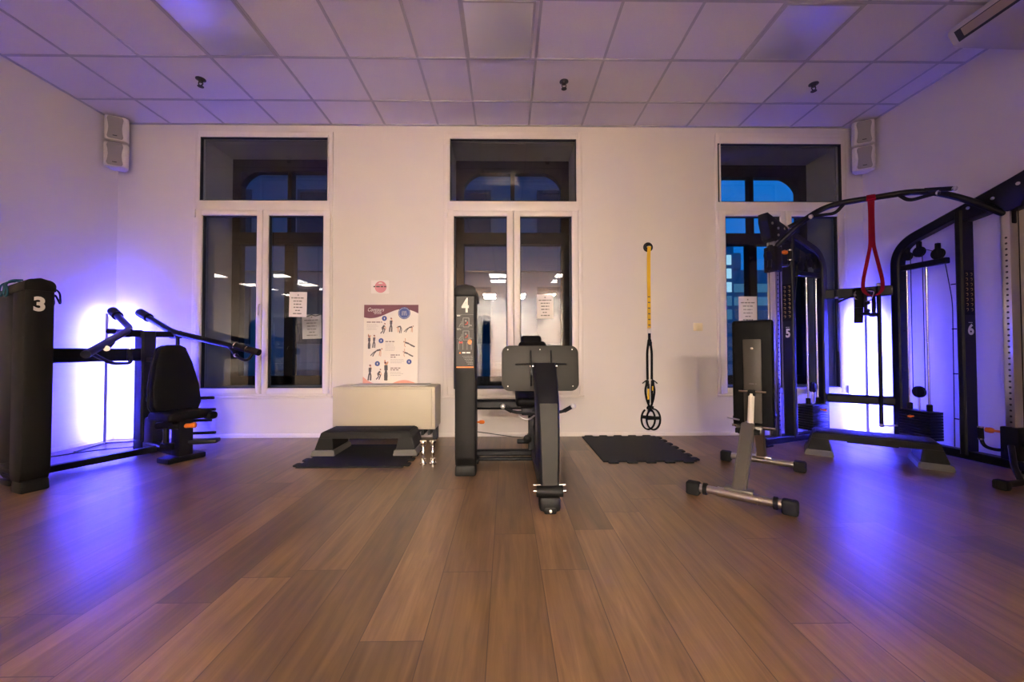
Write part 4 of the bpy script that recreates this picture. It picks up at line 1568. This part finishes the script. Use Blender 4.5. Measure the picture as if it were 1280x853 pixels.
def cable_frame(num, base, ang, m, lab, car_z, xnum):
    """local x from the rear column outwards, y * m towards the inside"""
    S2, END, FW = (0.772, 0.900, 0.115) if m > 0 else (0.820, 0.960, 0.135)
    t = thing('cable_machine', lab, 'exercise machine', (base[0], base[1], 0), ang, 'cable machine pair')
    zb = lambda s: Z0 + MS * s - 0.045
    mb = MB()
    mb.bar([(0, 0, 0.06), (0, 0, zb(0)), (END, 0, zb(END))], 0.095, 0.085, (0, 1, 0), 0.20, 0.012, 12)
    mb.build('arched_frame', 'black_powder', t)
    mb = MB()
    mb.bar([(S1, 0, 0.06), (S1, 0, zb(S1))], FW, 0.055, (0, 1, 0), 0, 0.012)
    fc = mb.build('front_column', 'black_powder', t)
    mb = MB()
    mb.bar([(-0.06, 0, 0.055), (0.98, 0, 0.055)], 0.10, 0.07, (0, 1, 0), 0, 0.01)
    mb.box((-0.04, 0, 0.015), (0.08, 0.11, 0.03), 0.006)
    mb.box((0.93, 0, 0.015), (0.10, 0.11, 0.03), 0.006)
    mb.build('base_beam', 'black_powder', t)
    # gusset plate under the outer end
    mb = MB()
    mb.prism([(S1 + 0.02, zb(S1) + 0.03), (S1 + 0.02, zb(S1) - 0.10), (S2 - 0.06, zb(0.72) - 0.13), (S2 + 0.02, zb(0.80) - 0.20), (END - 0.04, zb(0.86) - 0.20), (END + 0.015, zb(END) - 0.035), (END + 0.015, zb(END) + 0.05)], lambda u, v, w: V((u, w, v)), -0.052, 0.052, 0.006)
    gp = mb.build('gusset_plate', 'black_powder', t)
    mb = MB()
    for s, dz in ((0.60, -0.02), (0.66, -0.01), (0.76, -0.05), (0.76, -0.12), (END - 0.05, -0.04)):
        for q in (-1, 1):
            mb.lathe([(0.013, 0), (0.013, 0.006), (0.004, 0.009)], (s, q * 0.052, zb(s) + dz), (0, q, 0), 12)
    mb.build('bolt', 'steel', gp)
    # placard with the exercise table and the number
    fs = S1 + 0.0285
    d = Decal(face_mx((fs, 0, 0), (0, 1, 0), (1, 0, 0)))
    d.rect(-0.05, 1.265, 0.05, 1.655)
    pc = d.build('placard', 'panel_black' if 'panel_black' in MAT else 'vinyl', fc)
    d = Decal(face_mx((fs + 0.0007, 0, 0), (0, 1, 0), (1, 0, 0)))
    for r_ in range(8):
        for c_ in (-0.024, 0.024):
            z = 1.62 - 0.044 * r_
            d.line([(c_ - 0.011, z + 0.008), (c_ + 0.006, z + 0.010), (c_ + 0.008, z - 0.008)], 0.004)
            d.line([(c_ - 0.004, z - 0.012), (c_ + 0.004, z - 0.010)], 0.003)
    d.build('diagram_print', 'gold_print', pc)
    d = Decal(face_mx((fs + 0.0007, 0, 0), (0, 1, 0), (1, 0, 0)))
    d.text(num, 0.004, 1.135, 0.122, 0.0050, 0, 0, 0.80 if m > 0 else 1.0)
    d.words(-0.018, 0.022, 1.20, 0.005)
    d.build('number', 'white_print', fc)
    # perforated carriage rail
    mb = MB()
    mb.b2((S2 - 0.03, -0.042, 0.09), (S2 + 0.03, 0.042, zb(S2) - 0.12), 0.004)
    rl = mb.build('guide_rail', 'steel', t)
    d = Decal(face_mx((S2, m * 0.0428, 0), (-m, 0, 0), (0, m, 0)))
    for q in range(38):
        d.disc(0.006, 0.16 + 0.046 * q, 0.0085, n=12)
    d.build('rail_holes', 'gasket', rl)
    # carriage with pop pin and pulley arm
    mb = MB()
    mb.b2((S2 - 0.055, -0.06, car_z - 0.13), (S2 + 0.055, 0.06, car_z + 0.13), 0.010)
    ca = mb.build('carriage', 'black_plastic', t)
    mb = MB()
    mb.lathe([(0.010, 0), (0.010, 0.05), (0.02, 0.058), (0.024, 0.075), (0.02, 0.10), (0.006, 0.104)], (S2 - 0.05, m * 0.03, car_z + 0.08), (-1, 0.1 * m, 0.0), 16)
    mb.build('pop_pin', 'orange', ca)['label'] = 'orange pop pin'
    mb = MB()
    mb.tube([(S2 - 0.03, m * 0.05, car_z - 0.06), (S2 - 0.09, m * 0.06, car_z - 0.07), (S2 - 0.155, m * 0.06, car_z - 0.055), (S2 - 0.17, m * 0.06, car_z + 0.01)], 0.013, 12, 0.05)
    hd = mb.build('lift_handle', 'black_powder', ca)
    mb = MB()
    mb.cyl((S2 - 0.17, m * 0.06, car_z + 0.0), (S2 - 0.172, m * 0.06, car_z + 0.10), 0.019, 14)
    mb.build('hand_grip', 'rubber', hd)
    mb = MB()
    for dz in (0.0, 0.10):
        mb.cyl((S2 - 0.171, m * 0.06, car_z + dz - 0.006), (S2 - 0.171, m * 0.06, car_z + dz + 0.006), 0.0205, 14)
    mb.build('grip_ring', 'chrome', hd)
    mb = MB()
    mb.tube([(S2 + 0.05, 0.0, car_z), (S2 + 0.12, m * 0.05, car_z - 0.03), (S2 + 0.20, m * 0.10, car_z - 0.12)], 0.020, 12, 0.05)
    mb.lathe([(0.045, 0), (0.05, 0.006), (0.05, 0.026), (0.045, 0.032)], (S2 + 0.13, m * 0.04 - 0.016, car_z + 0.02), (0, 1, 0))
    mb.build('pulley_arm', 'black_plastic', ca)
    # weight stack bay
    mb = MB()
    mb.bar([(0.02, 0, 1.775), (S1 - 0.12, 0, 1.775)], 0.05, 0.055, (0, 1, 0), 0, 0.008)
    mb.build('cross_bar', 'black_powder', t)
    for s in (0.08, 0.245):
        mb = MB()
        mb.cyl((s, 0, 0.09), (s, 0, 1.755), 0.0095, 12)
        rod = mb.build('guide_rod', 'chrome', t)
        mb = MB()
        mb.lathe([(0.022, 0), (0.022, 0.06), (0.012, 0.065)], (s, 0, 0.385), (0, 0, 1), 14)
        mb.build('rod_collar', 'rubber', rod)
    mb = MB()
    for q in range(10):
        mb.b2((0.035, -0.075, 0.115 + 0.027 * q), (0.30, 0.075, 0.139 + 0.027 * q), 0.003)
    st = mb.build('weight_stack', 'black_powder', t)
    mb = MB()
    mb.lathe([(0.008, 0), (0.008, 0.03), (0.014, 0.032), (0.010, 0.055)], (0.165, m * 0.074, 0.33), (0, m, 0), 12)
    mb.build('selector_pin', 'orange', st)['label'] = 'orange selector pin'
    mb = MB()
    mb.cyl((0.162, 0, 0.37), (0.162, 0, 0.53), 0.010, 12)
    mb.build('selector_stem', 'steel', st)
    for s, z, r in ((0.162, 0.56, 0.055), (0.19, 1.905, 0.050), (0.34, 1.85, 0.052), (0.09, 1.885, 0.042)):
        mb = MB()
        mb.lathe([(r * 0.86, -0.014), (r, -0.011), (r * 0.9, 0.0), (r, 0.011), (r * 0.86, 0.014), (0.012, 0.016)], (s, 0, z), (0, 1, 0))
        mb.lathe([(r * 0.86, 0.013), (0.012, 0.016)], (s, 0, z), (0, -1, 0))
        mb.box((s, 0, z + (0.0 if z < 1 else 0.05)), (0.03, 0.036, 0.10), 0.006)
        mb.build('pulley', 'black_plastic', t)
    mb = MB()
    mb.tube([(0.115, 0, 1.87), (0.112, 0, 0.57)], 0.0033, 6)
    mb.tube([(0.215, 0, 1.87), (0.214, 0, 0.57)], 0.0033, 6)
    mb.tube([(0.17, 0, 1.937), (0.24, 0, 1.92), (0.36, 0, 1.85)], 0.0033, 6, 0.06)
    mb.tube([(0.387, 0, 1.80), (0.44, 0, 1.40), (0.43, 0, 0.10)], 0.0035, 6, 0.1)
    mb.tube([(S2 + 0.055, 0.0, 0.10), (S2 + 0.055, 0.0, zb(S2) - 0.12)], 0.0035, 6)
    mb.build('cable', 'gasket', t)
    for z in (0.35, 0.75, 1.15, 1.55):
        mb = MB()
        mb.cyl((0.04, 0, z), (0.062, 0, z), 0.006, 8)
        mb.build('cable_clip', 'rubber', t)
        mb = MB()
        mb.cyl((S1 - 0.025, 0, z), (S1 - 0.10, 0, z), 0.005, 8)
        mb.build('cable_clip', 'rubber', t)
    return t


FR5 = cable_frame('5', F5[0], F5[1], 1, 'black cable machine upright marked 5 before the third window', 1.89, 0)
FR6 = cable_frame('6', F6[0], F6[1], -1, 'black cable machine upright marked 6 along the right wall', 0.22, 0)

# black foot of the cable attachment by machine six
t = thing('floor_foot_bar', 'low black foot bar on the floor at the end of machine six', 'foot bar', (3.62, 2.76, 0), math.radians(12))
mb = MB()
mb.tube([(-0.20, 0, 0.035), (0.30, 0, 0.035)], 0.022, 14)
mb.build('bar', 'black_powder', t)
for s in (-0.21, 0.30):
    mb = MB()
    mb.box((s, 0, 0.034), (0.06, 0.08, 0.068), 0.016)
    mb.build('end_cap', 'rubber', t)
mb = MB()
mb.tube([(-0.02, 0, 0.05), (0.02, 0.05, 0.13), (0.10, 0.10, 0.26)], 0.018, 12, 0.04)
mb.build('strut', 'black_powder', t)

# the parts that join the two frames
t = thing('cable_machine', 'black double cable machine with uprights marked 5 and 6 in the right corner', 'exercise machine', (3.40, 3.60, 0))
R5, R6 = V((F5[0][0], F5[0][1], 0)), V((F6[0][0], F6[0][1], 0))
sd = (R6 - R5).cross(V((0, 0, 1)))
dr = (R6 - R5).normalized()
mb = MB()
mb.bar([R5 + dr * 0.04 + V((0, 0, 1.565)), R6 - dr * 0.04 + V((0, 0, 1.565))], 0.05, 0.105, sd, 0, 0.01)
mb.build('upper_beam', 'black_powder', t, True)
mb = MB()
mb.bar([R5 + dr * 0.04 + V((0, 0, 0.445)), R6 - dr * 0.04 + V((0, 0, 0.445))], 0.05, 0.095, sd, 0, 0.02)
mb.build('lower_beam', 'black_powder', t, True)
e5 = R5 + V((math.cos(F5[1]), math.sin(F5[1]), 0)) * 0.80
e6 = R6 + V((math.cos(F6[1]), math.sin(F6[1]), 0)) * 0.83
PB = lambda q, z: e5.lerp(e6, q) + V((0, 0, z))
mb = MB()
mb.tube([PB(0.0, 1.97), PB(0.18, 2.265), PB(0.30, 2.36), PB(0.69, 2.36), PB(0.83, 2.25), PB(1.0, 2.04)], 0.027, 18, 0.14)
pb = mb.build('pull_up_bar', 'black_powder', t, True)
out = (V((0, 0, 0)) - V((3.4, 3.6, 0))).normalized()
for q0, z0, q1, z1, o1 in ((0.28, 2.34, 0.10, 2.16, 0.14), (0.36, 2.34, 0.22, 2.22, 0.20), (0.70, 2.355, 0.80, 2.285, 0.16), (0.60, 2.345, 0.74, 2.265, 0.18)):
    mb = MB()
    a, b_ = PB(q0, z0), PB(q1, z1) + out * o1
    if q0 in (0.36, 0.60):
        mb.tube([a, a.lerp(b_, 0.25) + V((0, 0, -0.055)), b_], 0.015, 12, 0.05)
    else:
        mb.tube([a, b_], 0.019, 12)
    g = mb.build('pull_up_grip', 'rubber', pb, True)
    mb = MB()
    dd = (b_ - a).normalized()
    mb.cyl(b_ - dd * 0.004, b_ + dd * 0.010, 0.020, 12)
    mb.build('end_cap', 'chrome', g, True)
for e_, z in ((e5, 1.97), (e6, 2.04)):
    mb = MB()
    mb.box(e_ + V((0, 0, z)), (0.05, 0.05, 0.14), 0.01)
    mb.build('bar_bracket', 'black_powder', t, True)

# the uprights are bolted to the bridge: one machine
for fr_ in (FR5, FR6):
    bpy.context.view_layer.update()
    for ch in list(fr_.children):
        ch.parent = t
        ch.matrix_basis = wmat(t).inverted() @ fr_.matrix_basis.to_4x4() if False else (M.Translation(-t.location) @ M.Translation(fr_.location) @ M.Rotation(fr_.rotation_euler.z, 4, 'Z'))
    bpy.data.objects.remove(fr_)

# red loop band on the pull-up bar
rb0 = PB(0.482, 0)
mb = MB()
side = (e6 - e5).normalized()
zt = 2.36
front = out * 0.034
for s in (-1, 1):
    mb.bar([rb0 + out * 0.0 + V((0, 0, zt + 0.031)) + side * s * 0.012, rb0 + front + V((0, 0, zt + 0.01)) + side * s * 0.012, rb0 + front + V((0, 0, zt - 0.14)) + side * s * 0.008, rb0 + front + V((0, 0, zt - 0.44)) + side * s * 0.010, rb0 + front + V((0, 0, zt - 0.76)) + side * s * 0.066, rb0 + front + V((0, 0, zt - 0.855)) + side * s * 0.068, rb0 + front + V((0, 0, zt - 0.90)) + side * s * 0.030, rb0 + front + V((0, 0, zt - 0.905)) + side * s * 0.0], 0.028, 0.006, out.cross(V((0, 0, 1))) if False else side, 0.05, 0.001)
mb.tube([rb0 + side * -0.032 + front * 0.9 + V((0, 0, zt - 0.02)), rb0 + side * 0.032 + front * 0.9 + V((0, 0, zt - 0.02))], 0.016, 10)
mb.bar([rb0 - front + V((0, 0, zt - 0.005)), rb0 - front * 0.7 + V((0, 0, zt + 0.029)), rb0 + V((0, 0, zt + 0.033)), rb0 + front + V((0, 0, zt + 0.012)), rb0 + front + V((0, 0, zt - 0.03))], 0.062, 0.005, side, 0.02, 0.001)
tag(mb.build('loop_band', 'red_latex'), 'red elastic loop band hanging from the pull-up bar', 'resistance band')

# attachments on the upper beam
nb = sd.normalized()
if nb.y > 0:
    nb = -nb
HB = lambda q, z, o=0.06: R5.lerp(R6, 0.21 + (q - 0.155) * 1.147) + nb * o + V((0, 0, z))


def hung(name, lab, cat):
    t = thing(name, lab, cat, HB(0.5, 1.5), 0, 'cable attachments on the upper beam')
    return t


t = hung('long_cable_bar', 'long dark bar hanging down from the upper beam near machine six', 'exercise bar')
mb = MB()
mb.cyl(HB(0.63, 1.64, 0.05), HB(0.63, 0.20, 0.05), 0.018, 14)
mb.build('bar', 'black_powder', t, True)
mb = MB()
mb.ball(HB(0.63, 1.625, 0.05), 0.022)
mb.ball(HB(0.63, 0.20, 0.05), 0.024)
mb.tube([HB(0.63, 0.20, 0.05), HB(0.72, 0.20, 0.05), HB(0.80, 0.21, 0.05)], 0.008, 8)
mb.build('end_ring', 'steel', t, True)
t = hung('short_cable_bar', 'dark bar hanging from the upper beam beside machine five', 'exercise bar')
mb = MB()
mb.cyl(HB(0.155, 1.60), HB(0.155, 0.95), 0.012, 14)
mb.tube([HB(0.17, 1.47), HB(0.36, 1.53, 0.10)], 0.011, 12)
mb.build('bar', 'black_powder', t, True)
mb = MB()
mb.ball(HB(0.155, 1.52), 0.016)
mb.cyl(HB(0.355, 1.528, 0.10), HB(0.375, 1.535, 0.10), 0.014, 12)
mb.build('end_ring', 'steel', t, True)
t = hung('ankle_strap', 'wide black ankle strap hanging from the upper beam', 'strap')
mb = MB()
mb.bar([HB(0.40, 1.60, 0.05), HB(0.40, 1.58, 0.065), HB(0.41, 1.45, 0.075), HB(0.40, 1.24, 0.07)], 0.075, 0.012, dr, 0.03, 0.002)
mb.bar([HB(0.44, 1.58, 0.065), HB(0.44, 1.45, 0.085), HB(0.42, 1.40, 0.09)], 0.09, 0.012, dr, 0.03, 0.002)
mb.build('cuff', 'vinyl', t, True)
mb = MB()
mb.tube([HB(0.40, 1.60, 0.05), HB(0.36, 1.55, 0.08), HB(0.36, 1.50, 0.08), HB(0.40, 1.48, 0.08)], 0.006, 8, 0.02)
mb.build('buckle_ring', 'steel', t, True)
t = hung('stirrup_handle', 'black stirrup handle hanging beside the ankle strap', 'cable handle')
mb = MB()
for z in (1.44, 1.36):
    mb.ball(HB(0.49, z, 0.140), 0.026, (1, 1, 0.75))
mb.cyl(HB(0.475, 1.56, 0.140), HB(0.475, 1.33, 0.140), 0.014, 12)
mb.ball(HB(0.475, 1.33, 0.140), 0.034, (1.2, 1.2, 0.55))
mb.build('grip', 'rubber', t, True)
mb = MB()
mb.tube([HB(0.50, 1.56, 0.150), HB(0.57, 1.55, 0.155), HB(0.53, 1.46, 0.155), HB(0.48, 1.455, 0.150)], 0.0055, 8, 0.02)
mb.build('carabiner', 'chrome', t, True)
t = hung('triceps_rope', 'black braided triceps rope with a round end stop on the upper beam', 'cable handle')
mb = MB()
mb.tube([HB(0.53, 1.585, 0.06), HB(0.56, 1.56, 0.075), HB(0.575, 1.45, 0.075), HB(0.57, 1.34, 0.07)], 0.016, 12, 0.04)
for k in range(9):
    mb.lathe([(0.015, -0.004), (0.019, 0), (0.015, 0.004)], HB(0.572, 1.52 - 0.018 * k, 0.075), (0, 0, 1), 12)
mb.build('rope', 'rubber', t, True)
mb = MB()
mb.lathe([(0.01, 0.0), (0.05, -0.008), (0.05, -0.028), (0.03, -0.042), (0.005, -0.046)], HB(0.57, 1.345, 0.07), (0, 0, 1), 20)
mb.build('end_stop', 'rubber', t, True)

# ================================================================== BENCH
BA = math.radians(-39.6)
t = thing('weight_bench', 'silver adjustable weight bench with upright black backrest', 'bench', (1.46, 2.505, 0), BA)
for yy, nm, hl in ((0.0, 'rear_foot', 0.305), (1.03, 'front_foot', 0.30)):
    mb = MB()
    mb.cyl((-hl + 0.06, yy, 0.052), (hl - 0.06, yy, 0.052), 0.026, 20)
    if yy == 0:
        mb.cyl((-0.115, yy, 0.052), (0.10, yy, 0.052), 0.0305, 20)
        for x in (-0.115, 0.10):
            mb.cyl((x - 0.004, yy, 0.052), (x + 0.004, yy, 0.052), 0.032, 20)
    ft = mb.build('foot_tube', 'steel', t)
    for s in (-1, 1):
        mb = MB()
        mb.box((s * (hl - 0.038), yy, 0.045), (0.085, 0.072, 0.086), 0.016, seg=3)
        mb.build('end_cap', 'rubber', ft)
        if yy == 0:
            mb = MB()
            mb.lathe([(0.030, -0.012), (0.038, -0.01), (0.038, 0.012), (0.030, 0.014)], (s * 0.195, yy, 0.052), (1, 0, 0))
            mb.build('collar', 'black_plastic', ft)
mb = MB()
mb.bar([(0, 0.01, 0.065), (0, 0.40, 0.43)], 0.082, 0.07, (1, 0, 0), 0, 0.012)
mb.box((0, 0.02, 0.085), (0.16, 0.08, 0.018), 0.004)
mb.build('main_beam', 'grey_paint', t)
mb = MB()
mb.bar([(0, 0.40, 0.43), (0, 0.90, 0.385)], 0.06, 0.055, (1, 0, 0), 0, 0.01)
mb.box((0.0, 0.46, 0.40), (0.16, 0.08, 0.05), 0.006)
mb.build('seat_rail', 'grey_paint', t)
mb = MB()
mb.bar([(0, 1.03, 0.07), (0, 0.90, 0.40)], 0.075, 0.05, (1, 0, 0), 0, 0.01)
mb.box((0, 1.03, 0.082), (0.15, 0.07, 0.012), 0.003)
mb.build('front_post', 'steel', t)
PTB = M.Translation((0.022, 0.475, 0.395)) @ M.Rotation(math.radians(1.0), 4, 'X')
mb = MB()
mb.box(PTB @ V((0, 0.03, 0.395)), (0.262, 0.055, 0.79), 0.022, rot=M.Rotation(math.radians(1.0), 4, 'X'), seg=4)
bp_ = mb.build('backrest', 'vinyl', t)
mb = MB()
mb.box(PTB @ V((0, -0.004, 0.35)), (0.112, 0.012, 0.60), 0.004, rot=M.Rotation(math.radians(1.0), 4, 'X'))
mb.build('backing_plate', 'brushed', bp_)
mb = MB()
mb.lathe([(0.009, 0), (0.009, 0.004), (0.003, 0.005)], PTB @ V((0.0, -0.010, 0.585)), (0, -1, 0), 14)
mb.build('plate_screw', 'chrome', bp_)
mb = MB()
mb.cyl(PTB @ V((-0.085, -0.022, 0.275)), PTB @ V((0.085, -0.022, 0.275)), 0.009, 12)
mb.build('cross_rod', 'chrome', bp_)
mb = MB()
mb.cyl(PTB @ V((-0.135, 0.0, 0.02)), PTB @ V((0.135, 0.0, 0.02)), 0.009, 12)
mb.build('cross_rod', 'chrome', bp_)
d = Decal(face_mx(PTB @ V((0, -0.0105, 0.33)), (1, 0, 0), (0, -1, 0)))
d.words(-0.02, 0.025, 0, 0.010)
d.build('maker_mark', 'dark_print', bp_)
mb = MB()
mb.bar([(0.015, 0.375, 0.39), (0.018, 0.445, 0.655)], 0.038, 0.034, (1, 0, 0), 0, 0.012)
mb.build('adjusting_strut', 'white_plastic', t)
mb = MB()
mb.box((0, 0.372, 0.395), (0.12, 0.05, 0.04), 0.010)
mb.cyl((-0.075, 0.372, 0.395), (0.075, 0.372, 0.395), 0.018, 14)
mb.build('strut_bracket', 'rubber', t)
mb = MB()
mb.box((0.018, 0.448, 0.66), (0.05, 0.04, 0.05), 0.012)
mb.build('strut_bracket', 'rubber', t)
mb = MB()
mb.box((0, 0.75, 0.45), (0.25, 0.40, 0.065), 0.022, seg=4)
mb.build('seat', 'vinyl', t)
mb = MB()
mb.tube([(-0.06, 0.44, 0.46), (-0.14, 0.44, 0.47)], 0.006, 8)
mb.build('seat_pin', 'steel', t)
